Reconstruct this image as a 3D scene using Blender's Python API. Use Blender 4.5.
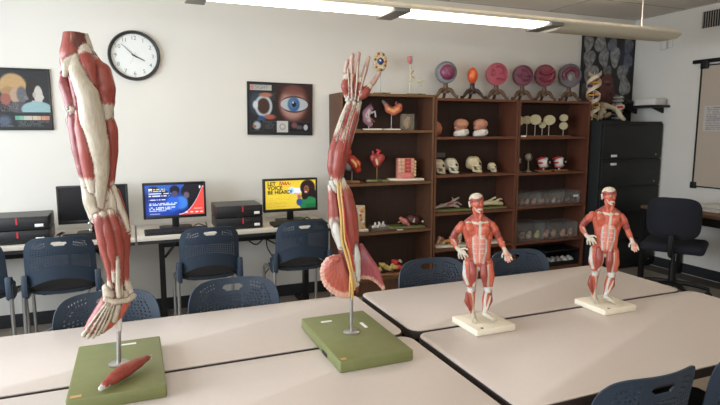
import bpy, bmesh, math, random
import numpy as np
from math import sin, cos, pi, radians
from mathutils import Vector, Matrix
random.seed(7)
for _o in list(bpy.data.objects):
    bpy.data.objects.remove(_o, do_unlink=True)
SC = bpy.context.scene
COL = SC.collection

# ---------------------------------------------------------------- camera
CAM_H = 1.5
cd = bpy.data.cameras.new('camera'); cam = bpy.data.objects.new('camera', cd); COL.objects.link(cam)
cam.location = (0, 0, CAM_H); cam.rotation_euler = (radians(90 - 7.64), 0, radians(-22.3))
cd.sensor_width = 36; cd.lens = 27.5; cd.clip_start = 0.05
SC.camera = cam
SC.view_settings.view_transform = 'Standard'; SC.view_settings.look = 'None'
SC.view_settings.gamma = 1; SC.view_settings.exposure = 0.0
SC.view_settings.use_curve_mapping = False
# ---------------------------------------------------------------- world (overcast daylight outside the windows)
w = bpy.data.worlds.new('sky'); SC.world = w; w.use_nodes = True
w.node_tree.nodes['Background'].inputs[0].default_value = (0.62, 0.78, 1.0, 1)
w.node_tree.nodes['Background'].inputs[1].default_value = 1.0
# ---------------------------------------------------------------- room limits
XL, XR, YF, YB, ZC = -2.5, 5.27, -2.6, 4.72, 2.70
def area(name, loc, rot, sx, sy, power, col):
    l = bpy.data.lights.new(name, 'AREA'); l.shape = 'RECTANGLE'; l.size = sx; l.size_y = sy
    l.energy = power; l.color = col
    o = bpy.data.objects.new(name, l); COL.objects.link(o); o.location = loc; o.rotation_euler = rot
    return o
# daylight entering by the window in the left wall and the one behind the camera
area('window_daylight', (XL + 0.03, 2.0, 1.6), (0, radians(-90), 0), 1.3, 3.4, 165, (0.84, 0.93, 1.0))
area('window_daylight_front', (-0.6, YF + 0.03, 1.65), (radians(90), 0, 0), 3.0, 1.3, 50, (0.97, 0.97, 1.0))
LENS_STRENGTH = 5.5

# ---------------------------------------------------------------- materials
def lin(c):
    c = [x / 255.0 for x in c[:3]]
    return tuple((x / 12.92 if x <= 0.04045 else ((x + 0.055) / 1.055) ** 2.4) for x in c)
_M = {}
def mat(name, col=(200, 200, 200), rough=0.5, metal=0.0, var=0.0, scale=20.0, bump=0.0, stretch=(1, 1, 1), spec=0.5, emit=0.0, attr=False, coat=0.0, wave=False):
    if name in _M: return _M[name]
    m = bpy.data.materials.new(name); m.use_nodes = True; nt = m.node_tree; N = nt.nodes; L = nt.links
    b = N['Principled BSDF']; c = lin(col)
    b.inputs['Base Color'].default_value = (*c, 1); b.inputs['Roughness'].default_value = rough
    b.inputs['Metallic'].default_value = metal; b.inputs['Specular IOR Level'].default_value = spec
    b.inputs['Coat Weight'].default_value = coat
    src = None
    if attr:
        a = N.new('ShaderNodeAttribute'); a.attribute_name = 'Col'; src = a.outputs['Color']
    if var > 0 or bump > 0:
        tc = N.new('ShaderNodeTexCoord'); mp = N.new('ShaderNodeMapping'); mp.inputs['Scale'].default_value = stretch
        L.new(tc.outputs['Object'], mp.inputs['Vector'])
        nz = N.new('ShaderNodeTexNoise'); nz.inputs['Scale'].default_value = scale; nz.inputs['Detail'].default_value = 5
        L.new(mp.outputs['Vector'], nz.inputs['Vector'])
        if var > 0:
            mr = N.new('ShaderNodeMapRange'); mr.inputs['To Min'].default_value = 1 - var; mr.inputs['To Max'].default_value = 1 + var
            mr.inputs['From Min'].default_value = 0.3; mr.inputs['From Max'].default_value = 0.7
            L.new(nz.outputs['Fac'], mr.inputs['Value'])
            mx = N.new('ShaderNodeVectorMath'); mx.operation = 'SCALE'
            if src is not None: L.new(src, mx.inputs[0])
            else: mx.inputs[0].default_value = c
            L.new(mr.outputs['Result'], mx.inputs['Scale']); src = mx.outputs['Vector']
        if bump > 0:
            bp = N.new('ShaderNodeBump'); bp.inputs['Strength'].default_value = bump; bp.inputs['Distance'].default_value = 0.003
            L.new(nz.outputs['Fac'], bp.inputs['Height']); L.new(bp.outputs['Normal'], b.inputs['Normal'])
    if src is not None: L.new(src, b.inputs['Base Color'])
    if emit > 0:
        b.inputs['Emission Strength'].default_value = emit
        if src is not None: L.new(src, b.inputs['Emission Color'])
        else: b.inputs['Emission Color'].default_value = (*c, 1)
    _M[name] = m
    return m

M = dict(
    wall=mat('wall_paint', (218, 215, 208), 0.85, var=0.015, scale=3, bump=0.05),
    ceiling=mat('ceiling_tile', (212, 206, 198), 0.9, var=0.05, scale=120, bump=0.3),
    tbar=mat('ceiling_grid', (160, 152, 144), 0.6, var=0.02, scale=20),
    floor=mat('floor_tile', (150, 138, 124), 0.42, var=0.06, scale=14, bump=0.02),
    grout=mat('floor_joint', (84, 78, 72), 0.8, var=0.03, scale=40),
    base=mat('rubber_baseboard', (34, 35, 38), 0.8, var=0.06, scale=20),
    laminate=mat('table_laminate', (200, 188, 180), 0.38, var=0.012, scale=60, spec=0.4),
    laminate2=mat('desk_laminate', (208, 200, 188), 0.45, var=0.015, scale=60),
    edge=mat('table_edge', (52, 42, 38), 0.5, var=0.05, scale=30),
    deskedge=mat('desk_edge', (40, 38, 38), 0.5, var=0.05, scale=30),
    blackmetal=mat('black_metal', (24, 24, 26), 0.45, 0.3, var=0.05, scale=20),
    cabinet=mat('black_cabinet', (24, 27, 28), 0.55, 0.1, var=0.05, scale=8),
    chrome=mat('silver_tube', (176, 178, 180), 0.28, 0.9, var=0.03, scale=30),
    steel=mat('brushed_steel', (170, 168, 165), 0.35, 0.85, var=0.04, scale=60, stretch=(1, 1, .1)),
    chair=mat('chair_plastic', (38, 52, 68), 0.5, var=0.05, scale=25, bump=0.05),
    cushion=mat('black_cushion', (14, 14, 16), 0.9, var=0.1, scale=150, bump=0.2),
    fabric=mat('black_fabric', (26, 28, 38), 0.9, var=0.12, scale=200, bump=0.3),
    plastic=mat('black_plastic', (22, 22, 24), 0.45, var=0.05, scale=40),
    keys=mat('key_plastic', (38, 37, 38), 0.5, var=0.05, scale=60),
    pc=mat('computer_case', (26, 26, 28), 0.4, var=0.05, scale=30),
    pctop=mat('computer_lid', (56, 54, 54), 0.4, 0.3, var=0.04, scale=30),
    redp=mat('red_plastic', (190, 40, 52), 0.5, var=0.03, scale=30),
    white=mat('white_plastic', (214, 210, 204), 0.5, var=0.02, scale=40),
    label=mat('paper_label', (226, 226, 222), 0.8, var=0.03, scale=60),
    plate=mat('ivory_board', (232, 224, 204), 0.45, var=0.02, scale=40),
    green=mat('green_painted_board', (114, 118, 72), 0.5, var=0.05, scale=25, bump=0.05),
    wood=mat('dark_wood', (88, 57, 40), 0.5, var=0.16, scale=9, stretch=(6, 6, .5), bump=0.05),
    wood2=mat('red_brown_wood', (92, 52, 36), 0.5, var=0.14, scale=9, stretch=(6, 6, .5), bump=0.05),
    woodedge=mat('wood_edge_band', (108, 76, 50), 0.45, var=0.12, scale=10, stretch=(.5, 6, 6)),
    woodedge2=mat('red_wood_edge_band', (106, 64, 44), 0.45, var=0.12, scale=10, stretch=(.5, 6, 6)),
    back=mat('wood_back_panel', (62, 41, 31), 0.65, var=0.12, scale=6, stretch=(4, 4, .6)),
    tripod=mat('turned_wood', (92, 68, 48), 0.45, var=0.15, scale=20, bump=0.05),
    tripod2=mat('dark_turned_wood', (52, 36, 30), 0.4, var=0.15, scale=20),
    lightwood=mat('pale_wood_base', (150, 104, 66), 0.5, var=0.1, scale=20, stretch=(.4, 5, 5)),
    muscle=mat('painted_muscle', (200, 90, 80), 0.45, var=0.17, scale=75, stretch=(2.6, 2.6, .3), bump=0.35, attr=True, coat=0.15),
    paint=mat('painted_model', (200, 90, 80), 0.5, var=0.05, scale=70, bump=0.12, attr=True),
    nerve=mat('yellow_nerve', (198, 160, 92), 0.45, var=0.06, scale=50),
    artery=mat('red_artery', (176, 52, 44), 0.45, var=0.05, scale=50),
    print=mat('poster_print', (128, 128, 128), 0.35, attr=True, spec=0.35),
    screen=mat('screen_picture', (128, 128, 128), 0.3, attr=True, emit=0.62),
    screenoff=mat('dark_screen', (10, 11, 14), 0.22, var=0.02, scale=3),
    face=mat('clock_face', (226, 228, 226), 0.5, var=0.01, scale=20),
    ink=mat('black_ink', (40, 40, 44), 0.6, var=0.02, scale=40),
    housing=mat('light_housing', (226, 218, 198), 0.45, var=0.02, scale=20),
    housing2=mat('light_end_tray', (226, 216, 192), 0.5, var=0.02, scale=20),
    gapm=mat('light_divider', (128, 124, 116), 0.5, var=0.02, scale=20),
    board=mat('whiteboard_surface', (186, 172, 156), 0.3, var=0.02, scale=2),
    cable=mat('black_cable', (18, 18, 20), 0.5, var=0.03, scale=40),
    greycable=mat('grey_cable', (150, 154, 158), 0.5, var=0.03, scale=40),
    desktop=mat('brown_desktop', (112, 82, 60), 0.45, var=0.1, scale=10, stretch=(6, .6, 6)),
    ledw=mat('window_frame_paint', (220, 220, 218), 0.5, var=0.02, scale=20),
)
def _lens():
    m = bpy.data.materials.new('glowing_lens'); m.use_nodes = True; b = m.node_tree.nodes['Principled BSDF']
    b.inputs['Base Color'].default_value = (.9, .88, .82, 1); b.inputs['Emission Color'].default_value = (1.0, .91, .74, 1)
    nt = m.node_tree; tc = nt.nodes.new('ShaderNodeTexCoord'); wv = nt.nodes.new('ShaderNodeTexNoise'); wv.inputs['Scale'].default_value = 1.5
    nt.links.new(tc.outputs['Object'], wv.inputs['Vector'])
    mr = nt.nodes.new('ShaderNodeMapRange'); mr.inputs['To Min'].default_value = LENS_STRENGTH * .9; mr.inputs['To Max'].default_value = LENS_STRENGTH * 1.1
    nt.links.new(wv.outputs['Fac'], mr.inputs['Value']); nt.links.new(mr.outputs['Result'], b.inputs['Emission Strength'])
    return m
M['lens'] = _lens()
M['ceiling_fill'] = mat('added_uplight', (255, 240, 215), .5, emit=12.0, var=.02)  # glow for the strips added on the pendants to brighten the ceiling
def _clear(name, tint, mix):
    m = bpy.data.materials.new(name); m.use_nodes = True; nt = m.node_tree; N = nt.nodes; L = nt.links
    b = N['Principled BSDF']; b.inputs['Base Color'].default_value = (*lin(tint), 1); b.inputs['Roughness'].default_value = 0.25
    t = N.new('ShaderNodeBsdfTransparent'); x = N.new('ShaderNodeMixShader'); x.inputs[0].default_value = mix
    nz = N.new('ShaderNodeTexNoise'); nz.inputs['Scale'].default_value = 8
    mr = N.new('ShaderNodeMapRange'); mr.inputs['To Min'].default_value = mix * .8; mr.inputs['To Max'].default_value = mix * 1.2
    L.new(nz.outputs['Fac'], mr.inputs['Value']); L.new(mr.outputs['Result'], x.inputs[0])
    L.new(t.outputs[0], x.inputs[1]); L.new(b.outputs[0], x.inputs[2]); L.new(x.outputs[0], N['Material Output'].inputs['Surface'])
    return m
M['bin'] = _clear('clear_bin_plastic', (196, 192, 186), .11)
M['acrylic'] = _clear('clear_acrylic', (190, 180, 160), .22)
M['glass'] = _clear('window_glass', (200, 215, 220), .08)

# ---------------------------------------------------------------- mesh helpers
class MB:
    """collects shapes in one bmesh"""
    def __init__(s): s.bm = bmesh.new()
    def box(s, x0, y0, z0, x1, y1, z1, bev=0.0, rot=None, seg=2):
        r = bmesh.ops.create_cube(s.bm, size=1)['verts']
        c = Vector(((x0 + x1) / 2, (y0 + y1) / 2, (z0 + z1) / 2))
        mt = Matrix.Translation(c) @ (rot.to_4x4() if rot is not None else Matrix()) @ Matrix.Diagonal((abs(x1 - x0), abs(y1 - y0), abs(z1 - z0), 1))
        bmesh.ops.transform(s.bm, matrix=mt, verts=r)
        if bev > 0:
            es = list({e for v in r for e in v.link_edges})
            bmesh.ops.bevel(s.bm, geom=es, offset=bev, segments=seg, affect='EDGES', profile=.5)
        return s
    def cone(s, p0, p1, r0, r1, n=16, caps=True):
        p0, p1 = Vector(p0), Vector(p1); d = p1 - p0
        q = d.to_track_quat('Z', 'Y').to_matrix().to_4x4()
        bmesh.ops.create_cone(s.bm, cap_ends=caps, segments=n, radius1=max(r0, 1e-5), radius2=max(r1, 1e-5), depth=d.length, matrix=Matrix.Translation((p0 + p1) / 2) @ q)
        return s
    def cyl(s, p0, p1, r, n=16): return s.cone(p0, p1, r, r, n)
    def ball(s, c, r, sc=(1, 1, 1), rot=None, u=16, v=10):
        mt = Matrix.Translation(c) @ (rot.to_4x4() if rot is not None else Matrix()) @ Matrix.Diagonal((r * sc[0], r * sc[1], r * sc[2], 1))
        bmesh.ops.create_uvsphere(s.bm, u_segments=u, v_segments=v, radius=1, matrix=mt)
        return s
    def lathe(s, prof, n=24, c=(0, 0, 0), mt=None):
        rings = []
        for r, z in prof:
            ring = []
            for k in range(n):
                a = 2 * pi * k / n; p = Vector((r * cos(a), r * sin(a), z))
                if mt is not None: p = mt @ p
                ring.append(s.bm.verts.new(p + Vector(c)))
            rings.append(ring)
        for A, B in zip(rings, rings[1:]):
            for k in range(n): s.bm.faces.new((A[k], A[(k + 1) % n], B[(k + 1) % n], B[k]))
        for R, f in ((rings[0], -1), (rings[-1], 1)):
            s.bm.faces.new(R[::f])
        return s
    def tube(s, pts, r, n=8, smooth=True, caps=True):
        P = [Vector(p) for p in pts]
        if smooth and len(P) > 2: P = spline(P, 5)
        R = r if isinstance(r, (list, tuple)) else [r]
        rings = []; up = Vector((0, 0, 1))
        prev = None
        for i, p in enumerate(P):
            t = (P[min(i + 1, len(P) - 1)] - P[max(i - 1, 0)])
            t = t.normalized() if t.length > 1e-9 else Vector((0, 0, 1))
            if prev is None:
                a = up if abs(t.z) < .9 else Vector((1, 0, 0)); x = t.cross(a).normalized()
            else:
                x = (prev - t * prev.dot(t)).normalized()
            prev = x; y = t.cross(x)
            f = i / (len(P) - 1) * (len(R) - 1); k = int(min(f, len(R) - 2)) if len(R) > 1 else 0
            rr = R[0] if len(R) == 1 else R[k] + (R[k + 1] - R[k]) * (f - k)
            rings.append([s.bm.verts.new(p + (x * cos(2 * pi * j / n) + y * sin(2 * pi * j / n)) * rr) for j in range(n)])
        for A, B in zip(rings, rings[1:]):
            for k in range(n): s.bm.faces.new((A[k], A[(k + 1) % n], B[(k + 1) % n], B[k]))
        if caps:
            s.bm.faces.new(rings[0][::-1]); s.bm.faces.new(rings[-1])
        return s
    def prism(s, poly, h0, h1, axis='z', mt=None, bev=0.0):
        def P(a, b, h):
            p = {'z': (a, b, h), 'y': (a, h, b), 'x': (h, a, b)}[axis]
            return (mt @ Vector(p)) if mt is not None else Vector(p)
        A = [s.bm.verts.new(P(a, b, h0)) for a, b in poly]; B = [s.bm.verts.new(P(a, b, h1)) for a, b in poly]
        n = len(poly); fs = [s.bm.faces.new(A[::-1]), s.bm.faces.new(B)]
        for k in range(n): fs.append(s.bm.faces.new((A[k], A[(k + 1) % n], B[(k + 1) % n], B[k])))
        if bev > 0:
            es = [e for f in fs[:2] for e in f.edges]
            bmesh.ops.bevel(s.bm, geom=list(set(es)), offset=bev, segments=2, affect='EDGES', profile=.5)
        return s
    def mesh(s, name, m, smooth=True):
        bmesh.ops.recalc_face_normals(s.bm, faces=s.bm.faces)
        me = bpy.data.meshes.new(name); s.bm.to_mesh(me); s.bm.free()
        me.materials.append(m)
        if smooth:
            me.polygons.foreach_set('use_smooth', [True] * len(me.polygons))
            me.set_sharp_from_angle(angle=radians(38))
        return me
    def obj(s, name, m, parent=None, loc=None, rot=None, label=None, smooth=True):
        return link(name, s.mesh(name, m, smooth), parent, loc, rot, label)
def spline(P, k):
    out = []
    for i in range(len(P) - 1):
        p0, p1, p2, p3 = P[max(i - 1, 0)], P[i], P[i + 1], P[min(i + 2, len(P) - 1)]
        for j in range(k):
            t = j / k
            out.append(.5 * ((2 * p1) + (p2 - p0) * t + (2 * p0 - 5 * p1 + 4 * p2 - p3) * t * t + (3 * p1 - p0 - 3 * p2 + p3) * t ** 3))
    out.append(P[-1]); return out
def link(name, me, parent=None, loc=None, rot=None, label=None):
    o = bpy.data.objects.new(name, me); COL.objects.link(o)
    if parent is not None: o.parent = parent
    if loc is not None: o.location = loc
    if rot is not None: o.rotation_euler = rot
    if label: o['label'] = label
    return o
def tag(o, label, cat, group=None):
    o['label'] = label; o['category'] = cat
    if group: o['group'] = group
    return o
def thing(name, label, cat, loc=(0, 0, 0), rz=0.0, group=None):
    o = bpy.data.objects.new(name, None); COL.objects.link(o); o.empty_display_size = .05
    o.location = loc; o.rotation_euler = (0, 0, rz)
    return tag(o, label, cat, group)
def struct(o): o['kind'] = 'structure'; return o
def copy_tree(o, parent=None):
    c = o.copy(); COL.objects.link(c)
    if parent is not None: c.parent = parent
    for ch in list(o.children): copy_tree(ch, c)
    return c
def text_mesh(txt, size, m, name, parent, loc, rot, extr=0.0004, align='LEFT', bold=0.0):
    cu = bpy.data.curves.new('t', 'FONT'); cu.body = txt; cu.size = size; cu.extrude = extr; cu.align_x = align; cu.offset = bold
    cu.resolution_u = 3
    t = bpy.data.objects.new('t', cu); COL.objects.link(t)
    dg = bpy.context.evaluated_depsgraph_get(); dg.update()
    me = bpy.data.meshes.new_from_object(t.evaluated_get(dg))
    bpy.data.objects.remove(t, do_unlink=True)
    me.materials.clear(); me.materials.append(m)
    return link(name, me, parent, loc, rot)
def set_col(me, cols):
    a = me.color_attributes.new('Col', 'FLOAT_COLOR', 'POINT')
    a.data.foreach_set('color', np.concatenate([cols, np.ones((len(cols), 1))], 1).astype(np.float32).ravel())
def slin(a):
    a = np.asarray(a, float) / 255.0
    return np.where(a <= 0.04045, a / 12.92, ((a + .055) / 1.055) ** 2.4)
def picture(name, w_, h_, nx, ny, fn, m, parent, loc, rot):
    """flat print: a fine grid whose points carry the printed colour; fn(u,v)->rgb arrays 0..255, v upward"""
    u, v = np.meshgrid(np.linspace(0, 1, nx + 1), np.linspace(0, 1, ny + 1), indexing='ij')
    co = np.stack([(u - .5) * w_, np.zeros_like(u), (v - .5) * h_], -1).reshape(-1, 3)
    rgb = slin(fn(u, v)).reshape(-1, 3)
    i, j = np.meshgrid(np.arange(nx), np.arange(ny), indexing='ij'); i = i.ravel(); j = j.ravel()
    q = np.stack([i * (ny + 1) + j, (i + 1) * (ny + 1) + j, (i + 1) * (ny + 1) + j + 1, i * (ny + 1) + j + 1], 1)
    me = np_mesh(name, co, q, m, False); set_col(me, rgb)
    return link(name, me, parent, loc, rot)
def np_mesh(name, co, quads, m, smooth=True):
    me = bpy.data.meshes.new(name)
    me.vertices.add(len(co)); me.vertices.foreach_set('co', np.asarray(co, np.float32).ravel())
    me.loops.add(quads.size); me.loops.foreach_set('vertex_index', quads.astype(np.int32).ravel())
    me.polygons.add(len(quads)); me.polygons.foreach_set('loop_start', np.arange(0, quads.size, 4, dtype=np.int32))
    me.polygons.foreach_set('use_smooth', np.full(len(quads), smooth))
    me.materials.append(m); me.update(calc_edges=True); me.validate()
    return me

# ---------------------------------------------------------------- sculpting: rounded chains merged on a grid, then a surface net
PAL = dict(red=(142, 60, 48), dred=(100, 40, 36), pred=(130, 56, 56), ored=(184, 86, 62), pink=(204, 140, 124), cream=(182, 171, 152),
           tcream=(194, 183, 166), gcream=(192, 190, 182), abs=(206, 124, 108), bone=(226, 216, 190), white=(226, 222, 214), brown=(150, 104, 84),
           brain=(196, 138, 112), dark=(50, 36, 32), grey=(140, 136, 136), purple=(112, 44, 70), yellow=(206, 170, 60), blue=(60, 84, 150), lilac=(170, 130, 150), capc=(206, 192, 172), skin=(176, 140, 126), rim=(206, 156, 134), fan0=(164, 74, 58), fan1=(178, 86, 66), plum=(160, 74, 82))
class Sculpt:
    def __init__(s, lo, hi, h):
        s.h = h; s.lo = np.array(lo, float); n = np.ceil((np.array(hi) - s.lo) / h).astype(int) + 1
        s.D = np.full(n, .05, np.float32); s.D2 = np.full(n, .05, np.float32); s.I = np.zeros(n, np.int16); s.T = np.zeros(n, np.float32); s.prims = []
    def _dist(s, P, pts, scale):
        sc = np.array(scale, np.float32); m = float(min(scale)); best = None; L = []
        Q = [np.array(p[:3], np.float32) / sc for p in pts]; R = [p[3] for p in pts]
        if len(Q) == 1:
            d = np.sqrt((((P / sc) - Q[0]) ** 2).sum(-1)) - R[0]
            return d * m, np.full(d.shape, .5, np.float32)
        seg = [max(float(np.linalg.norm(b - a)), 1e-6) for a, b in zip(Q, Q[1:])]; tot = sum(seg); acc = 0
        Ps = P / sc; T = None
        for k in range(len(seg)):
            a, b = Q[k], Q[k + 1]; ab = b - a
            t = np.clip(((Ps - a) @ ab) / (seg[k] ** 2), 0, 1)
            d = np.sqrt(((Ps - a - t[..., None] * ab) ** 2).sum(-1)) - (R[k] + (R[k + 1] - R[k]) * (t * t * (3 - 2 * t)))
            tt = (acc + t * seg[k]) / tot
            if best is None: best, T = d, tt
            else:
                mk = d < best; best = np.where(mk, d, best); T = np.where(mk, tt, T)
            acc += seg[k]
        return best * m, T
    def add(s, pts, col='red', tend=None, scale=(1, 1, 1), grp=0, op='u', k=0.0, disp=None):
        if not isinstance(pts[0], (tuple, list)): pts = [pts]
        c = PAL[col] if isinstance(col, str) else col
        pid = len(s.prims); s.prims.append((np.array(c, float), tend, grp))
        a = np.array([p[:3] for p in pts], float); mg = max(p[3] for p in pts) * max(scale) + .008 + 2 * s.h + k
        i0 = np.maximum(np.floor((a.min(0) - mg - s.lo) / s.h).astype(int), 0); i1 = np.minimum(np.ceil((a.max(0) + mg - s.lo) / s.h).astype(int) + 1, s.D.shape)
        if (i1 <= i0).any(): return s
        ax = [s.lo[q] + s.h * np.arange(i0[q], i1[q]) for q in range(3)]
        P = np.stack(np.meshgrid(*ax, indexing='ij'), -1).astype(np.float32)
        d, T = s._dist(P, pts, scale)
        if disp is not None: d = d + disp(P)
        sl = tuple(slice(i0[q], i1[q]) for q in range(3)); D = s.D[sl]
        if op == 'cut':
            mk = -d > D; s.D[sl] = np.maximum(D, -d); near = mk
            s.I[sl] = np.where(near, pid, s.I[sl]); s.T[sl] = np.where(near, .5, s.T[sl]); return s
        mk = d < D; s.D2[sl] = np.where(mk, D, np.minimum(s.D2[sl], d))
        if k > 0:
            hh = np.clip(.5 + .5 * (D - d) / k, 0, 1); nd = D * (1 - hh) + d * hh - k * hh * (1 - hh)
        else: nd = np.minimum(D, d)
        s.D[sl] = nd; s.I[sl] = np.where(mk, pid, s.I[sl]); s.T[sl] = np.where(mk, T, s.T[sl])
        return s
    def plane(s, axis, val, sign=1):
        """cut away everything beyond val on the axis"""
        ax = s.lo[axis] + s.h * np.arange(s.D.shape[axis]); sh = [1, 1, 1]; sh[axis] = -1
        s.D = np.maximum(s.D, (sign * (ax - val)).reshape(sh).astype(np.float32)); return s
    def extract(s, paints=(), smooth=1, groove=0.0):
        D = s.D
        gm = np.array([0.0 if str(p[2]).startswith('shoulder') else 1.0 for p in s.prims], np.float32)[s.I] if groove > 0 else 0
        if groove > 0: D = D + gm * groove * np.exp(-((s.D2 - s.D) / .0022) ** 2)
        S = D < 0; n = np.array(D.shape)
        c = np.zeros(n - 1, np.int8)
        for dx in (0, 1):
            for dy in (0, 1):
                for dz in (0, 1): c += S[dx:n[0] - 1 + dx, dy:n[1] - 1 + dy, dz:n[2] - 1 + dz]
        act = (c > 0) & (c < 8); ci = np.argwhere(act); idx = np.full(n - 1, -1, np.int32); idx[act] = np.arange(len(ci))
        pos = np.zeros((len(ci), 3)); cnt = np.zeros(len(ci)); bestI = np.zeros(len(ci), np.int32); bestD = np.full(len(ci), 9.); bestT = np.zeros(len(ci))
        cor = [(a, b, e) for a in (0, 1) for b in (0, 1) for e in (0, 1)]
        val = {k: D[ci[:, 0] + k[0], ci[:, 1] + k[1], ci[:, 2] + k[2]] for k in cor}
        for k in cor:
            i = (ci[:, 0] + k[0], ci[:, 1] + k[1], ci[:, 2] + k[2]); v = np.abs(val[k]); mk = v < bestD
            bestD = np.where(mk, v, bestD); bestI = np.where(mk, s.I[i], bestI); bestT = np.where(mk, s.T[i], bestT)
            for q in range(3):
                if k[q] == 0:
                    k2 = list(k); k2[q] = 1; k2 = tuple(k2); a, b = val[k], val[k2]; cr = (a < 0) != (b < 0)
                    t = np.where(cr, a / np.where(cr, a - b, 1), 0); p = np.tile(np.array(k, float), (len(ci), 1)); p[:, q] += t
                    pos += p * cr[:, None]; cnt += cr
        pos = ci + pos / cnt[:, None]; co = s.lo + pos * s.h
        quads = []
        for q in range(3):
            a1, a2 = (q + 1) % 3, (q + 2) % 3
            sl0 = [slice(1, -1)] * 3; sl1 = [slice(1, -1)] * 3; sl0[q] = slice(0, n[q] - 1); sl1[q] = slice(1, n[q])
            A = S[tuple(sl0)]; B = S[tuple(sl1)]; e = np.argwhere(A != B); fl = A[tuple(e.T)]
            off = np.array([1, 1, 1]); off[q] = 0; e = e + off
            def g(d1, d2):
                x = e.copy(); x[:, a1] += d1; x[:, a2] += d2; return idx[tuple(x.T)]
            Q = np.stack([g(-1, -1), g(0, -1), g(0, 0), g(-1, 0)], 1)
            Q[~fl] = Q[~fl][:, ::-1]; quads.append(Q)
        quads = np.concatenate(quads); quads = quads[(quads >= 0).all(1)]
        for _ in range(smooth):
            acc = np.zeros_like(co); ct = np.zeros(len(co))
            for a, b in ((0, 1), (1, 2), (2, 3), (3, 0)):
                np.add.at(acc, quads[:, a], co[quads[:, b]]); np.add.at(ct, quads[:, a], 1)
                np.add.at(acc, quads[:, b], co[quads[:, a]]); np.add.at(ct, quads[:, b], 1)
            co = co * .5 + .5 * acc / np.maximum(ct, 1)[:, None]
        cols = np.array([p[0] for p in s.prims])[bestI]
        tc = np.array(PAL['tcream'], float); tn = np.zeros(len(co)); jit = .022 * np.sin(co[:, 0] * 700 + co[:, 1] * 500) * np.sin(co[:, 0] * 317 + 1)
        for pid, (c_, tend, g_) in enumerate(s.prims):
            if not tend: continue
            mk = bestI == pid; t = bestT + jit
            lo_, hi_ = tend if isinstance(tend, tuple) else {'e': (.13, .86), 'b': (-1, .8), 't': (.2, 2), 'q': (-1, .62), 'f': (-1, .7), 'n': (.06, 2), 'm': (-1, .93)}[tend]
            tcv = np.array(PAL['rim'], float) if str(g_).startswith('shoulder') else tc
            f = np.maximum(np.clip((lo_ - t) / .05 + .5, 0, 1), np.clip((t - hi_) / .05 + .5, 0, 1))
            cols = np.where((mk & True)[:, None], cols * (1 - f[:, None]) + tcv * f[:, None], cols)
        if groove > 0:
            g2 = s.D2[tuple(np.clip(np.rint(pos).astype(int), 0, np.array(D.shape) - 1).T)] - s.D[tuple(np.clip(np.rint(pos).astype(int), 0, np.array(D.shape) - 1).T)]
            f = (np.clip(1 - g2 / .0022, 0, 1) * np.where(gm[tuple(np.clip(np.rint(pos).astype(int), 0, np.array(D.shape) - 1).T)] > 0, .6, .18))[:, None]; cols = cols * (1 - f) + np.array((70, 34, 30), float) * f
        for pn in paints:
            pts, col = pn[:2]; psc = pn[2] if len(pn) > 2 else (1, 1, 1)
            c_ = np.array(PAL[col] if isinstance(col, str) else col, float)
            d, _ = s._dist(co.astype(np.float32), pts, psc); f = np.clip(.5 - d / (s.h * .8), 0, 1)[:, None]
            cols = cols * (1 - f) + c_ * f
        grp = [p[2] for p in s.prims]
        return co, quads, slin(cols), bestI, grp
    def obj(s, name, m, parent=None, loc=None, rot=None, paints=(), label=None, smooth=1):
        co, q, c, _, _ = s.extract(paints, smooth); me = np_mesh(name, co, q, m); set_col(me, c)
        return link(name, me, parent, loc, rot, label)
    def parts(s, m, parent, paints=(), smooth=1):
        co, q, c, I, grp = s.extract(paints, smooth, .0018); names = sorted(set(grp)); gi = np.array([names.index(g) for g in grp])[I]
        fg = gi[q[:, 0]]; out = []
        for k, nme in enumerate(names):
            f = q[fg == k]
            if not len(f): continue
            u, inv = np.unique(f, return_inverse=True); me = np_mesh(nme.split('#')[0], co[u], inv.reshape(f.shape), m); set_col(me, c[u])
            out.append(link(nme.split('#')[0], me, parent))
        return out
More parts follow.
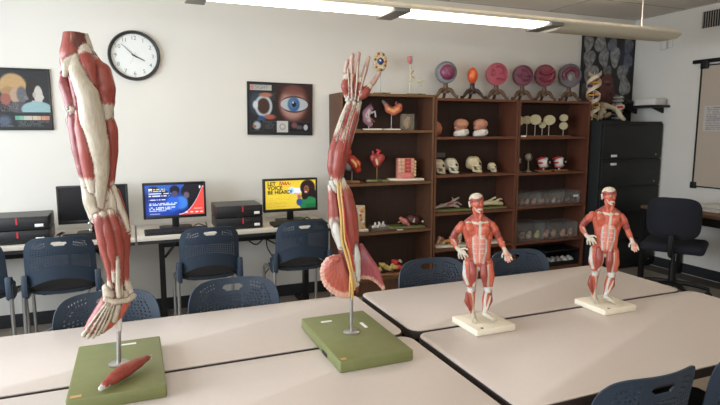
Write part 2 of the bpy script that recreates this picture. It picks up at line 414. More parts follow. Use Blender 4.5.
LEG=[
 ([(-0.0633,0.0,1.7718,0.0295),(-0.0636,0.0,1.7253,0.0367),(-0.0536,0.01,1.6883,0.0514),(-0.0368,0.0134,1.6247,0.0578),(-0.0305,0.0134,1.5535,0.0582),(-0.0303,0.0134,1.4668,0.0557),(-0.0318,0.01,1.3937,0.0471),(-0.0298,0.0067,1.3348,0.0384)],'dred','thigh'),
 ([(-0.0654,-0.0033,1.7766,0.0266),(-0.0696,-0.0067,1.7049,0.0337)],'red','thigh'),
 ([(-0.0428,0.0,1.7787,0.0127),(-0.0311,-0.0033,1.7158,0.0171),(-0.0127,-0.01,1.6771,0.0114)],'cream','fascia_band'),
 ([(-0.0908,-0.0067,1.7228,0.0056),(-0.0948,-0.01,1.695,0.0084),(-0.0886,-0.0134,1.6732,0.0112)],'pink','thigh'),
 ([(-0.0909,-0.0234,1.6476,0.0089),(-0.0827,-0.0301,1.6745,0.0166),(-0.0617,-0.0268,1.6976,0.0167),(-0.0566,-0.0502,1.644,0.0235),(-0.0371,-0.0569,1.5925,0.0292),(-0.0307,-0.0569,1.5293,0.0322),(-0.0194,-0.0536,1.4623,0.0283),(-0.0156,-0.0402,1.3934,0.023),(-0.0219,-0.0268,1.3288,0.0203),(-0.0274,-0.0234,1.2789,0.0175)],'cream','fascia_band'),
 ([(-0.0433,-0.0167,1.7189,0.0211),(-0.0328,-0.0402,1.6731,0.0223),(-0.0242,-0.0502,1.6234,0.0154)],'red','hip_muscle','t'),
 ([(-0.0143,-0.0134,1.6933,0.0142),(-0.0007,-0.0167,1.6602,0.0286),(0.0046,-0.0201,1.6153,0.0315),(0.0051,-0.0201,1.5786,0.0273),(0.0029,-0.0201,1.5388,0.0202)],'red','gluteal_muscle',(0.0,0.8)),
 ([(-0.0949,-0.0134,1.6511,0.0112),(-0.0919,-0.0167,1.618,0.0182),(-0.0791,-0.0201,1.5796,0.0211),(-0.074,-0.0201,1.5407,0.017)],'pred','thigh_muscle','b'),
 ([(-0.0672,-0.0402,1.639,0.0166),(-0.0596,-0.0402,1.6011,0.0195),(-0.0593,-0.0368,1.5654,0.0168)],'pred','thigh_muscle'),
 ([(-0.0731,-0.0167,1.5576,0.0198),(-0.0709,-0.0167,1.51,0.0242),(-0.0668,-0.0134,1.4533,0.0243),(-0.06,-0.0134,1.3959,0.0216),(-0.0553,-0.0167,1.341,0.0159)],'pred','thigh_muscle',(-1,0.9)),
 ([(-0.0605,-0.0368,1.5461,0.014),(-0.0533,-0.0402,1.496,0.024),(-0.0465,-0.0368,1.4396,0.0256),(-0.0426,-0.0301,1.3763,0.023),(-0.0405,-0.0268,1.3238,0.0159)],'red','thigh_muscle',(0.0,0.84)),
 ([(0.0087,-0.0134,1.5476,0.0145),(0.0138,-0.0134,1.4959,0.0219),(0.0134,-0.01,1.4377,0.0205),(0.0058,-0.01,1.3733,0.0177),(-0.0014,-0.01,1.3144,0.0148)],'red','hamstring_muscle',(0.08,0.86)),
 ([(-0.0021,-0.0301,1.4959,0.0086),(0.0013,-0.0268,1.4385,0.0145),(-0.004,-0.0234,1.3658,0.0131),(-0.0104,-0.0201,1.2982,0.0117)],'red','hamstring_muscle','e'),
 ([(-0.0378,0.0,1.3328,0.0352),(-0.0322,0.0,1.2911,0.0384),(-0.0239,0.0067,1.2478,0.0357)],'cream','knee_joint'),
 ([(-0.0535,-0.0134,1.3289,0.0174),(-0.0472,-0.0201,1.3001,0.0232),(-0.036,-0.0201,1.2671,0.0204)],'cream','knee_joint'),
 ([(-0.0011,-0.0134,1.3207,0.0147),(0.0077,-0.0134,1.2845,0.0192),(0.0058,-0.0134,1.2487,0.0148)],'cream','knee_joint'),
 ([(-0.0155,0.01,1.2528,0.0359),(0.0005,0.0134,1.1964,0.0423),(0.0027,0.0134,1.1345,0.038),(0.0052,0.01,1.079,0.0289),(0.0081,0.0067,1.0293,0.026),(0.0117,0.0067,0.991,0.0261)],'dred','calf'),
 ([(-0.0309,-0.0201,1.2639,0.0176),(-0.0222,-0.0268,1.2287,0.022),(-0.0172,-0.0268,1.1746,0.0221),(-0.0095,-0.0234,1.1188,0.0163),(-0.0069,-0.0167,1.065,0.0105),(-0.0156,-0.0134,1.0064,0.0084)],'red','shin_muscle',(0.06,0.84)),
 ([(-0.0208,-0.0335,1.2533,0.0117),(-0.0079,-0.0368,1.1995,0.0176),(-0.0001,-0.0335,1.1443,0.0177),(0.0027,-0.0234,1.0932,0.0134),(0.0004,-0.0201,1.0496,0.009)],'red','shin_muscle',(0.04,0.85)),
 ([(0.0007,-0.0268,1.2569,0.0118),(0.0112,-0.0301,1.2029,0.0177),(0.0161,-0.0268,1.1414,0.0179),(0.0133,-0.0234,1.0859,0.0135),(0.0125,-0.0201,1.0172,0.0109),(0.0195,-0.0167,0.9903,0.0106)],'red','calf_muscle',(0.03,0.84)),
 ([(0.0136,-0.0402,1.1504,0.0038),(0.0127,-0.0368,1.1074,0.0065),(0.0106,-0.0301,1.0387,0.0072),(0.0114,-0.0268,1.0005,0.0078)],'cream','shin_tendon'),
 ([(0.0202,-0.0067,1.313,0.0119),(0.0259,-0.0033,1.2642,0.018),(0.0286,0.0,1.2087,0.0256),(0.0286,0.0,1.1565,0.0242),(0.0256,0.0,1.0978,0.0198),(0.0283,0.0033,1.0404,0.0153),(0.0403,0.0033,0.9978,0.0139)],'red','calf_muscle',(-1,0.86)),
 ([(0.0128,-0.0167,1.3293,0.0088),(0.0239,-0.0201,1.2845,0.0101),(0.0378,-0.0201,1.2385,0.0095),(0.0468,-0.0201,1.1984,0.0066)],'cream','calf_fascia'),
 ([(0.0342,0.0067,0.9881,0.0201),(0.0172,-0.0033,0.9931,0.0244)],'cream','foot'),
 ([(-0.02,-0.01,1.0247,0.015),(-0.0135,-0.01,0.9928,0.0196)],'cream','foot'),
 ([(-0.0245,-0.0234,0.995,0.0096),(-0.0032,-0.0301,0.9848,0.009),(0.0302,-0.0201,0.9836,0.0091),(0.0508,-0.0067,0.9897,0.0098)],'cream','foot'),
 ([(-0.0081,0.0,0.9892,0.0274),(-0.0322,-0.0033,0.9527,0.0272),(-0.0559,-0.0067,0.9196,0.0256),(-0.0678,-0.0067,0.9027,0.0226)],'red','foot'),
 ([(0.0246,0.0,0.9722,0.0184),(0.0032,0.0,0.9402,0.0199),(-0.0232,0.0,0.9156,0.0198),(-0.0436,0.0,0.8966,0.0152)],'ored','foot'),
 ([(0.0071,-0.0201,0.9679,0.0091),(-0.0062,-0.0167,0.9248,0.0097)],'cream','foot'),
 ([(-0.0222,-0.0268,0.9864,0.0039),(-0.054,-0.0318,0.9492,0.0036),(-0.0804,-0.0234,0.9104,0.0045),(-0.091,-0.0167,0.8912,0.0077)],'cream','foot_tendon'),
 ([(-0.0183,-0.0301,0.9837,0.0036),(-0.0462,-0.0352,0.943,0.0033),(-0.07,-0.0268,0.9037,0.0045),(-0.0792,-0.0201,0.8858,0.0075)],'cream','foot_tendon'),
 ([(-0.0143,-0.0301,0.9832,0.0036),(-0.0356,-0.0352,0.9414,0.0033),(-0.0567,-0.0268,0.9016,0.0045),(-0.0658,-0.0201,0.8851,0.0075)],'cream','foot_tendon'),
 ([(-0.009,-0.0301,0.9794,0.0036),(-0.0276,-0.0318,0.9391,0.0033),(-0.043,-0.0268,0.9056,0.0045),(-0.0521,-0.0201,0.8892,0.0069)],'cream','foot_tendon'),
 ([(-0.0051,-0.0268,0.9747,0.0045),(-0.0168,-0.0268,0.9359,0.0045),(-0.0319,-0.0234,0.909,0.0054),(-0.0408,-0.0201,0.8967,0.0066)],'cream','foot_tendon'),
 ([(-0.0791,0.0,0.8959,0.0126),(-0.0631,0.0,0.8902,0.0127)],'cream','foot'),
]
ARM=[
 ([(0.0091,0.0,1.603,0.0203),(0.0057,0.0,1.6362,0.0243),(0.0024,0.0,1.6693,0.0222)],'pink','hand'),
 ([(-0.0145,-0.0071,1.6059,0.0101),(-0.0194,-0.0106,1.642,0.0154),(-0.0144,-0.0071,1.6751,0.0114)],'red','hand',(0.1,0.82)),
 ([(-0.0011,-0.0177,1.6054,0.0067),(-0.0044,-0.0213,1.6412,0.0087),(-0.0043,-0.0142,1.6745,0.0067)],'red','hand'),
 ([(0.0157,-0.0177,1.6054,0.0067),(0.0123,-0.0213,1.6413,0.0087),(0.0124,-0.0142,1.6745,0.0067)],'red','hand'),
 ([(0.0258,-0.0106,1.6025,0.0087),(0.029,-0.0177,1.635,0.012),(0.0308,-0.0142,1.6648,0.0087)],'red','hand',(0.1,0.8)),
 ([(0.0191,-0.0106,1.5992,0.0101),(0.0425,-0.0142,1.6172,0.0174),(0.0627,-0.0106,1.6422,0.0114)],'red','hand',(0.1,0.86)),
 ([(-0.0111,-0.0035,1.6623,0.0114),(-0.0177,-0.0035,1.6886,0.0101),(-0.0126,-0.0106,1.7237,0.0073)],'skin','finger'),
 ([(0.0007,-0.0071,1.6653,0.0107),(-0.0023,-0.0071,1.7014,0.01),(0.0041,-0.0142,1.7428,0.0076)],'skin','finger'),
 ([(0.0158,-0.0071,1.6654,0.0107),(0.0164,-0.0106,1.701,0.0097),(0.0244,-0.0142,1.7461,0.008)],'skin','finger'),
 ([(0.0326,-0.0035,1.6558,0.0101),(0.0444,-0.0035,1.6887,0.0094),(0.0579,-0.0071,1.7341,0.007)],'skin','finger'),
 ([(0.0528,-0.0071,1.6292,0.0114),(0.0729,-0.0071,1.654,0.0094),(0.0946,-0.0071,1.6852,0.0067)],'skin','finger'),
 ([(-0.0078,-0.0177,1.5955,0.0034),(-0.0077,-0.0283,1.6439,0.0033),(-0.0126,-0.0156,1.7004,0.003)],'tcream','hand_tendon'),
 ([(0.0022,-0.0213,1.5953,0.0033),(0.0006,-0.0319,1.6437,0.0033),(0.0007,-0.0213,1.7193,0.003)],'tcream','hand_tendon'),
 ([(0.0123,-0.0213,1.5953,0.0033),(0.0172,-0.0319,1.6437,0.0033),(0.0223,-0.023,1.7191,0.003)],'tcream','hand_tendon'),
 ([(0.0223,-0.0213,1.592,0.0033),(0.0338,-0.0283,1.6408,0.0033),(0.049,-0.0156,1.7038,0.003)],'tcream','hand_tendon'),
 ([(-0.0044,-0.0035,1.6012,0.0182),(0.0192,-0.0035,1.6045,0.0182)],'gcream','wrist_band'),
 ([(0.0091,0.0035,1.5966,0.0224),(-0.0045,0.0035,1.5463,0.0265),(-0.0217,0.0035,1.4957,0.0294),(-0.0356,0.0071,1.4447,0.0316),(-0.0461,0.0071,1.3933,0.0331),(-0.0515,0.0071,1.3415,0.0263),(-0.0501,0.0071,1.2894,0.0243)],'dred','forearm'),
 ([(-0.0078,-0.0106,1.5859,0.0101),(-0.0299,-0.0106,1.5293,0.0128),(-0.047,-0.0142,1.4723,0.0156),(-0.0591,-0.0142,1.4216,0.0204),(-0.0629,-0.0106,1.3738,0.0205),(-0.0598,-0.0071,1.3255,0.0144)],'red','forearm_muscle',(0.42,0.95)),
 ([(0.009,-0.0177,1.5856,0.0087),(-0.0079,-0.0248,1.5291,0.0107),(-0.0248,-0.0283,1.4725,0.0155),(-0.0384,-0.0301,1.4223,0.0209),(-0.0455,-0.0248,1.368,0.021),(-0.0493,-0.0177,1.3196,0.015)],'red','forearm_muscle',(0.46,0.95)),
 ([(0.0225,-0.0071,1.5828,0.0094),(0.009,-0.0106,1.5293,0.0128),(-0.008,-0.0142,1.479,0.0149),(-0.0217,-0.0177,1.4285,0.017),(-0.0355,-0.0142,1.3741,0.017),(-0.046,-0.0106,1.3258,0.0147)],'red','forearm_muscle',(0.1,0.93)),
 ([(0.0006,-0.0213,1.5821,0.0054),(-0.0163,-0.0301,1.5223,0.006),(-0.0348,-0.0354,1.4626,0.0054),(-0.0451,-0.0319,1.4224,0.0034)],'red','forearm_muscle'),
 ([(-0.0129,-0.0177,1.5756,0.0037),(-0.0348,-0.0248,1.5158,0.0037),(-0.0518,-0.0283,1.4558,0.0037)],'tcream','forearm_tendon'),
 ([(0.0055,-0.0266,1.5753,0.0033),(-0.0112,-0.0354,1.519,0.0033),(-0.028,-0.0425,1.4561,0.0033)],'tcream','forearm_tendon'),
 ([(0.0173,-0.0213,1.5755,0.0034),(0.0005,-0.0301,1.519,0.0033),(-0.0147,-0.0354,1.4626,0.0034)],'tcream','forearm_tendon'),
 ([(0.0294,0.0,1.5897,0.0068),(0.0141,0.0,1.5227,0.0075),(-0.003,0.0,1.4619,0.0075),(-0.0185,0.0,1.4074,0.0075)],'tcream','forearm_tendon'),
 ([(-0.0632,-0.0106,1.3155,0.0158),(-0.0565,-0.0106,1.2844,0.0158)],'gcream','elbow_joint'),
 ([(-0.0431,0.0071,1.3068,0.0294),(-0.0364,0.0106,1.2539,0.0401),(-0.0314,0.0106,1.1904,0.042),(-0.0246,0.0106,1.1299,0.0387),(-0.0159,0.0106,1.0761,0.0317),(-0.0054,0.0106,1.0218,0.0248)],'dred','upper_arm'),
 ([(-0.0668,-0.0071,1.3048,0.0155),(-0.0601,-0.0106,1.2567,0.0224),(-0.0553,-0.0106,1.2009,0.0259),(-0.0469,-0.0106,1.1447,0.0226),(-0.0332,-0.0071,1.0943,0.0175)],'red','upper_arm_muscle',(0.06,0.5)),
 ([(-0.0358,-0.0106,1.3224,0.0154),(-0.0222,-0.0142,1.271,0.0275),(-0.0103,-0.0142,1.2084,0.0311),(-0.0035,-0.0142,1.1452,0.0295),(0.0016,-0.0142,1.0886,0.0244),(0.0086,-0.0142,1.0316,0.0192),(0.0156,-0.0106,0.9586,0.0123)],'red','upper_arm_muscle',(0.07,0.86)),
 ([(-0.0584,-0.0177,1.216,0.0158),(-0.05,-0.0213,1.1537,0.0179),(-0.0364,-0.0213,1.1045,0.0149)],'gcream','upper_arm_tendon'),
 ([(0.0085,-0.0248,1.1121,0.0117),(0.0154,-0.0248,1.0626,0.0153),(0.019,-0.0213,1.0119,0.0126),(0.0225,-0.0177,0.975,0.0081)],'gcream','upper_arm_tendon'),
 ([(-0.0369,-0.0071,1.0587,0.0091),(-0.0492,-0.0053,1.0493,0.0154),(-0.0616,0.0,1.0535,0.0091)],'fan0','shoulder_muscle',(-1,0.88)),
 ([(-0.0369,-0.0071,1.0587,0.0091),(-0.0548,-0.0053,1.0472,0.0154),(-0.0728,0.0,1.0492,0.0091)],'fan1','shoulder_muscle',(-1,0.88)),
 ([(-0.0369,-0.0071,1.0587,0.0091),(-0.0608,-0.0053,1.0447,0.0154),(-0.0844,0.0,1.0446,0.0091)],'fan0','shoulder_muscle',(-1,0.88)),
 ([(-0.0369,-0.0071,1.0587,0.0091),(-0.0643,-0.0053,1.0401,0.0154),(-0.0915,0.0,1.0349,0.0091)],'fan1','shoulder_muscle',(-1,0.88)),
 ([(-0.0369,-0.0071,1.0587,0.0091),(-0.0678,-0.0053,1.035,0.0154),(-0.0986,0.0,1.0248,0.0091)],'fan0','shoulder_muscle',(-1,0.88)),
 ([(-0.0369,-0.0071,1.0587,0.0091),(-0.0689,-0.0053,1.0293,0.0154),(-0.1012,0.0,1.0133,0.0092)],'fan1','shoulder_muscle',(-1,0.88)),
 ([(-0.0369,-0.0071,1.0587,0.0091),(-0.0704,-0.0053,1.0232,0.0154),(-0.1041,0.0,1.0014,0.0092)],'fan0','shoulder_muscle',(-1,0.88)),
 ([(-0.0369,-0.0071,1.0587,0.0091),(-0.0693,-0.0053,1.0171,0.0154),(-0.1025,0.0,0.9887,0.0092)],'fan1','shoulder_muscle',(-1,0.88)),
 ([(-0.0369,-0.0071,1.0587,0.0091),(-0.0687,-0.0053,1.0109,0.0155),(-0.1008,0.0,0.976,0.0092)],'fan0','shoulder_muscle',(-1,0.88)),
 ([(-0.0369,-0.0071,1.0587,0.0091),(-0.0659,-0.0053,1.0048,0.0155),(-0.0956,0.0,0.964,0.0092)],'fan1','shoulder_muscle',(-1,0.88)),
 ([(-0.0369,-0.0071,1.0587,0.0091),(-0.0635,-0.0053,0.999,0.0155),(-0.0904,0.0,0.9524,0.0092)],'fan0','shoulder_muscle',(-1,0.88)),
 ([(-0.0369,-0.0071,1.0587,0.0091),(-0.0589,-0.0053,0.9943,0.0155),(-0.0816,0.0,0.9432,0.0092)],'fan1','shoulder_muscle',(-1,0.88)),
 ([(-0.0369,-0.0071,1.0587,0.0091),(-0.0547,-0.0053,0.99,0.0155),(-0.0729,0.0,0.9341,0.0092)],'fan0','shoulder_muscle',(-1,0.88)),
 ([(-0.0369,-0.0071,1.0587,0.0091),(-0.0495,-0.0053,0.9863,0.0155),(-0.0623,0.0,0.9267,0.0092)],'fan1','shoulder_muscle',(-1,0.88)),
 ([(-0.0369,-0.0071,1.0587,0.0091),(-0.0442,-0.0053,0.9827,0.0155),(-0.0517,0.0,0.9193,0.0092)],'fan0','shoulder_muscle',(-1,0.88)),
 ([(-0.0369,-0.0071,1.0587,0.0091),(-0.0389,-0.0053,0.9809,0.0155),(-0.0411,0.0,0.9156,0.0092)],'fan1','shoulder_muscle',(-1,0.88)),
 ([(-0.0369,-0.0071,1.0587,0.0091),(-0.0337,-0.0053,0.979,0.0155),(-0.0305,0.0,0.9119,0.0092)],'fan0','shoulder_muscle',(-1,0.88)),
 ([(-0.0369,-0.0071,1.0587,0.0091),(-0.0284,-0.0053,0.979,0.0155),(-0.0198,0.0,0.9119,0.0092)],'fan1','shoulder_muscle',(-1,0.88)),
 ([(-0.0369,-0.0071,1.0587,0.0091),(-0.0231,-0.0053,0.979,0.0155),(-0.0092,0.0,0.9118,0.0092)],'fan0','shoulder_muscle',(-1,0.88)),
 ([(-0.0301,0.0035,1.0345,0.0211),(-0.0479,0.0035,0.9875,0.0283),(-0.0304,0.0035,0.9511,0.0248)],'fan0','shoulder_muscle',None,(1.2,0.6,1.2)),
 ([(0.0335,0.0142,1.0895,0.0092),(0.0353,0.0142,1.0335,0.0135),(0.0265,0.0142,0.9771,0.0078)],'plum','shoulder_blade_muscle',(-1,0.92)),
 ([(0.0349,0.0142,1.0874,0.0092),(0.04,0.0142,1.032,0.0135),(0.0343,0.0142,0.9763,0.0078)],'plum','shoulder_blade_muscle',(-1,0.92)),
 ([(0.0363,0.0142,1.0852,0.0092),(0.0446,0.0142,1.0302,0.0135),(0.0425,0.0142,0.9752,0.0078)],'plum','shoulder_blade_muscle',(-1,0.92)),
 ([(0.0378,0.0142,1.083,0.0092),(0.0495,0.0142,1.0294,0.0135),(0.0507,0.0142,0.9751,0.0078)],'plum','shoulder_blade_muscle',(-1,0.92)),
 ([(0.0392,0.0142,1.0809,0.0092),(0.0542,0.0142,1.0283,0.0135),(0.0585,0.0142,0.9751,0.0078)],'plum','shoulder_blade_muscle',(-1,0.92)),
 ([(0.0406,0.0142,1.0787,0.0092),(0.0591,0.0142,1.0258,0.0135),(0.0675,0.0142,0.9725,0.0078)],'plum','shoulder_blade_muscle',(-1,0.92)),
 ([(0.042,0.0142,1.0765,0.0092),(0.0645,0.0142,1.0232,0.0135),(0.0764,0.0142,0.9695,0.0078)],'plum','shoulder_blade_muscle',(-1,0.92)),
 ([(0.0434,0.0142,1.0744,0.0092),(0.0694,0.0142,1.0188,0.0135),(0.0853,0.0142,0.9629,0.0078)],'plum','shoulder_blade_muscle',(-1,0.92)),
 ([(0.0448,0.0142,1.0722,0.0092),(0.0748,0.0142,1.0148,0.0135),(0.0943,0.0142,0.9566,0.0078)],'plum','shoulder_blade_muscle',(-1,0.92)),
 ([(0.0463,0.0142,1.07,0.0092),(0.0801,0.0142,1.0086,0.0135),(0.1033,0.0142,0.9467,0.0079)],'plum','shoulder_blade_muscle',(-1,0.92)),
 ([(0.0477,0.0142,1.0679,0.0092),(0.0851,0.0142,1.0024,0.0135),(0.1122,0.0142,0.9363,0.0079)],'plum','shoulder_blade_muscle',(-1,0.92)),
 ([(0.0191,-0.0071,0.9721,0.0092),(0.0192,-0.0035,0.9274,0.0042)],'red','upper_arm_muscle'),
]
FIG=[
 ([(-0.0301,0.0,1.1501,0.0285),(-0.0291,0.0039,1.1075,0.0354),(-0.0258,0.0039,1.0578,0.0302),(-0.0263,0.0039,1.0114,0.0341)],'ored'),
 ([(-0.0644,-0.0117,1.1506,0.0127),(-0.0566,-0.0125,1.134,0.0217),(-0.0469,-0.0132,1.1194,0.018)],'ored'),
 ([(0.003,-0.0117,1.1536,0.0126),(-0.0,-0.0125,1.1366,0.0208),(-0.0068,-0.0132,1.1213,0.0171)],'ored'),
 ([(-0.0724,0.0039,1.1323,0.0189),(-0.0595,0.0039,1.0675,0.0129)],'ored'),
 ([(0.0122,0.0039,1.1362,0.0179),(0.0087,0.0039,1.0712,0.012)],'ored'),
 ([(-0.0314,-0.0195,1.1004,0.0186),(-0.0254,-0.0195,1.0169,0.0187)],'abs'),
 ([(-0.0133,-0.0195,1.1013,0.0156),(-0.0144,-0.0195,1.0176,0.0172)],'abs'),
 ([(-0.0574,-0.0078,1.0854,0.0132),(-0.0519,-0.0078,1.0203,0.0132)],'ored'),
 ([(0.0049,-0.0078,1.0886,0.0131),(0.0069,-0.0078,1.0239,0.0131)],'ored'),
 ([(-0.0351,0.0078,1.1829,0.0128),(-0.0711,0.0039,1.1553,0.0121)],'red'),
 ([(-0.0314,0.0078,1.1831,0.0128),(0.0078,0.0039,1.1606,0.0116)],'red'),
 ([(-0.0357,0.0,1.2181,0.0157),(-0.0306,0.0,1.1653,0.0172)],'red'),
 ([(-0.0476,-0.0117,1.2079,0.006),(-0.0335,-0.0156,1.1677,0.0063)],'ored'),
 ([(-0.0166,-0.0117,1.2053,0.0056),(-0.0226,-0.0156,1.1681,0.0063)],'ored'),
 ([(-0.0404,0.0078,1.241,0.027),(-0.0363,-0.0039,1.2441,0.0253)],'red'),
 ([(-0.0338,-0.0078,1.2267,0.0231),(-0.0275,-0.0117,1.2049,0.0149)],'ored'),
 ([(-0.0319,-0.0312,1.2391,0.0051),(-0.0152,-0.0292,1.2405,0.0048)],'red'),
 ([(-0.0218,-0.0312,1.2376,0.0033),(-0.0192,-0.0343,1.2258,0.0042)],'ored'),
 ([(-0.0277,-0.0273,1.2101,0.0041),(-0.0176,-0.0265,1.2104,0.0037)],'tcream'),
 ([(-0.0231,-0.0253,1.1984,0.0059)],'ored'),
 ([(-0.0633,0.0,1.2322,0.006),(-0.0614,0.0,1.2171,0.0049)],'cream'),
 ([(-0.091,0.0,1.1436,0.0151),(-0.0999,0.0,1.1279,0.0159)],'ored'),
 ([(-0.1022,0.0039,1.1309,0.0148),(-0.1188,0.0078,1.1024,0.0141),(-0.126,0.0078,1.0865,0.0111)],'red'),
 ([(-0.126,0.0078,1.0865,0.0111),(-0.1193,0.0,1.0728,0.0122),(-0.1066,-0.0117,1.0566,0.0083),(-0.1005,-0.0156,1.05,0.0079)],'ored'),
 ([(-0.0965,-0.0195,1.0511,0.009),(-0.0827,-0.0273,1.044,0.009)],'cream'),
 ([(-0.0943,-0.0234,1.0482,0.0056),(-0.097,-0.0312,1.0344,0.0041),(-0.0948,-0.0312,1.0211,0.0034)],'tcream'),
 ([(-0.0883,-0.0273,1.0456,0.0056),(-0.0874,-0.0351,1.032,0.0041),(-0.0834,-0.0351,1.0208,0.0034)],'tcream'),
 ([(-0.0806,-0.0312,1.0449,0.0056),(-0.0761,-0.039,1.0336,0.0041),(-0.0714,-0.039,1.0239,0.0034)],'tcream'),
 ([(-0.077,-0.0312,1.0471,0.0056),(-0.0681,-0.039,1.0379,0.0041),(-0.0621,-0.039,1.0306,0.0034)],'tcream'),
 ([(-0.0888,-0.0234,1.0543,0.0053),(-0.0739,-0.0273,1.0598,0.0041),(-0.0643,-0.0312,1.0554,0.0034)],'tcream'),
 ([(0.0191,0.0,1.1504,0.0142),(0.0305,0.0,1.134,0.0149)],'ored'),
 ([(0.0303,0.0039,1.137,0.0138),(0.0428,0.0039,1.1111,0.0131),(0.0498,0.0039,1.0963,0.0104)],'red'),
 ([(0.0497,0.0039,1.0982,0.0108),(0.0575,-0.0039,1.0831,0.0115),(0.0709,-0.0117,1.0608,0.0078)],'ored'),
 ([(0.0729,-0.0117,1.0553,0.0085),(0.0804,-0.0195,1.0442,0.0096)],'pink'),
 ([(0.0751,-0.0195,1.042,0.0048),(0.0738,-0.0273,1.0286,0.0037),(0.0765,-0.0312,1.0221,0.0029)],'tcream'),
 ([(0.0806,-0.0195,1.0385,0.0048),(0.0821,-0.0273,1.0253,0.0037),(0.0852,-0.0312,1.017,0.0029)],'pink'),
 ([(0.0859,-0.0195,1.0389,0.0048),(0.0898,-0.0273,1.0273,0.0037),(0.0929,-0.0312,1.0194,0.0029)],'pink'),
 ([(0.0894,-0.0156,1.0427,0.0048),(0.0961,-0.0234,1.0328,0.0037),(0.0991,-0.0273,1.0264,0.0029)],'tcream'),
 ([(0.0712,-0.0156,1.0522,0.0048),(0.0637,-0.0234,1.0422,0.0041),(0.0633,-0.0312,1.0345,0.0029)],'tcream'),
 ([(-0.0523,0.0078,1.0011,0.0259),(-0.0004,0.0078,1.0044,0.0257)],'ored'),
 ([(-0.0254,-0.0078,0.9988,0.0151),(-0.023,-0.0078,0.9796,0.0113)],'gcream'),
 ([(-0.0564,0.0039,0.994,0.0266),(-0.055,0.0,0.9521,0.0267),(-0.0485,0.0,0.9056,0.0183),(-0.0474,-0.0039,0.8871,0.016)],'ored'),
 ([(-0.0471,-0.0195,1.004,0.0132),(-0.0402,-0.0234,0.9631,0.0173),(-0.0411,-0.0195,0.9194,0.0121)],'red'),
 ([(-0.0694,-0.0117,0.9853,0.0133),(-0.0663,-0.0156,0.9476,0.0167),(-0.056,-0.0156,0.9133,0.0114)],'ored'),
 ([(-0.0485,-0.0078,0.8921,0.0141)],'gcream'),
 ([(-0.0487,0.0,0.8819,0.0157),(-0.0521,0.0078,0.8516,0.0173),(-0.0442,0.0078,0.8125,0.0096),(-0.0408,0.0039,0.7941,0.0088)],'ored'),
 ([(-0.0614,-0.0039,0.8742,0.0092),(-0.0625,-0.0039,0.8464,0.0115),(-0.0505,0.0,0.8105,0.0061)],'red'),
 ([(-0.041,0.0078,0.7908,0.0116),(-0.0349,-0.0117,0.786,0.0107),(-0.03,-0.0312,0.7813,0.0076)],'cream'),
 ([(-0.0375,-0.0312,0.7846,0.0038),(-0.0374,-0.0429,0.7776,0.0034)],'cream'),
 ([(-0.0319,-0.0312,0.7831,0.0038),(-0.0299,-0.0448,0.7763,0.0034)],'cream'),
 ([(-0.0256,-0.0312,0.7837,0.0042),(-0.0219,-0.0429,0.7771,0.0041)],'cream'),
 ([(0.0047,0.0039,0.9979,0.0257),(0.0087,0.0,0.9565,0.0257),(0.0138,0.0,0.9102,0.0182),(0.0145,-0.0039,0.8919,0.0159)],'ored'),
 ([(-0.0029,-0.0195,0.9992,0.0131),(-0.0009,-0.0234,0.9619,0.0157),(0.0067,-0.0195,0.9229,0.0113)],'red'),
 ([(0.0188,-0.0117,0.9948,0.012),(0.0238,-0.0117,0.9529,0.0143),(0.023,-0.0117,0.9219,0.0105)],'ored'),
 ([(0.0144,-0.0078,0.8969,0.014)],'gcream'),
 ([(0.0127,0.0,0.8867,0.0155),(0.01,0.0078,0.8567,0.0172),(0.0045,0.0078,0.8167,0.0096),(0.0033,0.0039,0.8,0.0088)],'ored'),
 ([(0.0222,-0.0039,0.8808,0.0083),(0.0229,0.0,0.8562,0.0106),(0.0128,0.0039,0.8187,0.0061)],'red'),
 ([(0.0041,0.0039,0.7981,0.0115),(0.0196,-0.0117,0.7949,0.0106),(0.0365,-0.0234,0.7906,0.0072)],'cream'),
 ([(0.031,-0.0234,0.7909,0.0038),(0.0427,-0.0351,0.7874,0.0034)],'cream'),
 ([(0.0364,-0.0195,0.7916,0.0038),(0.0495,-0.0312,0.7898,0.0034)],'cream'),
]
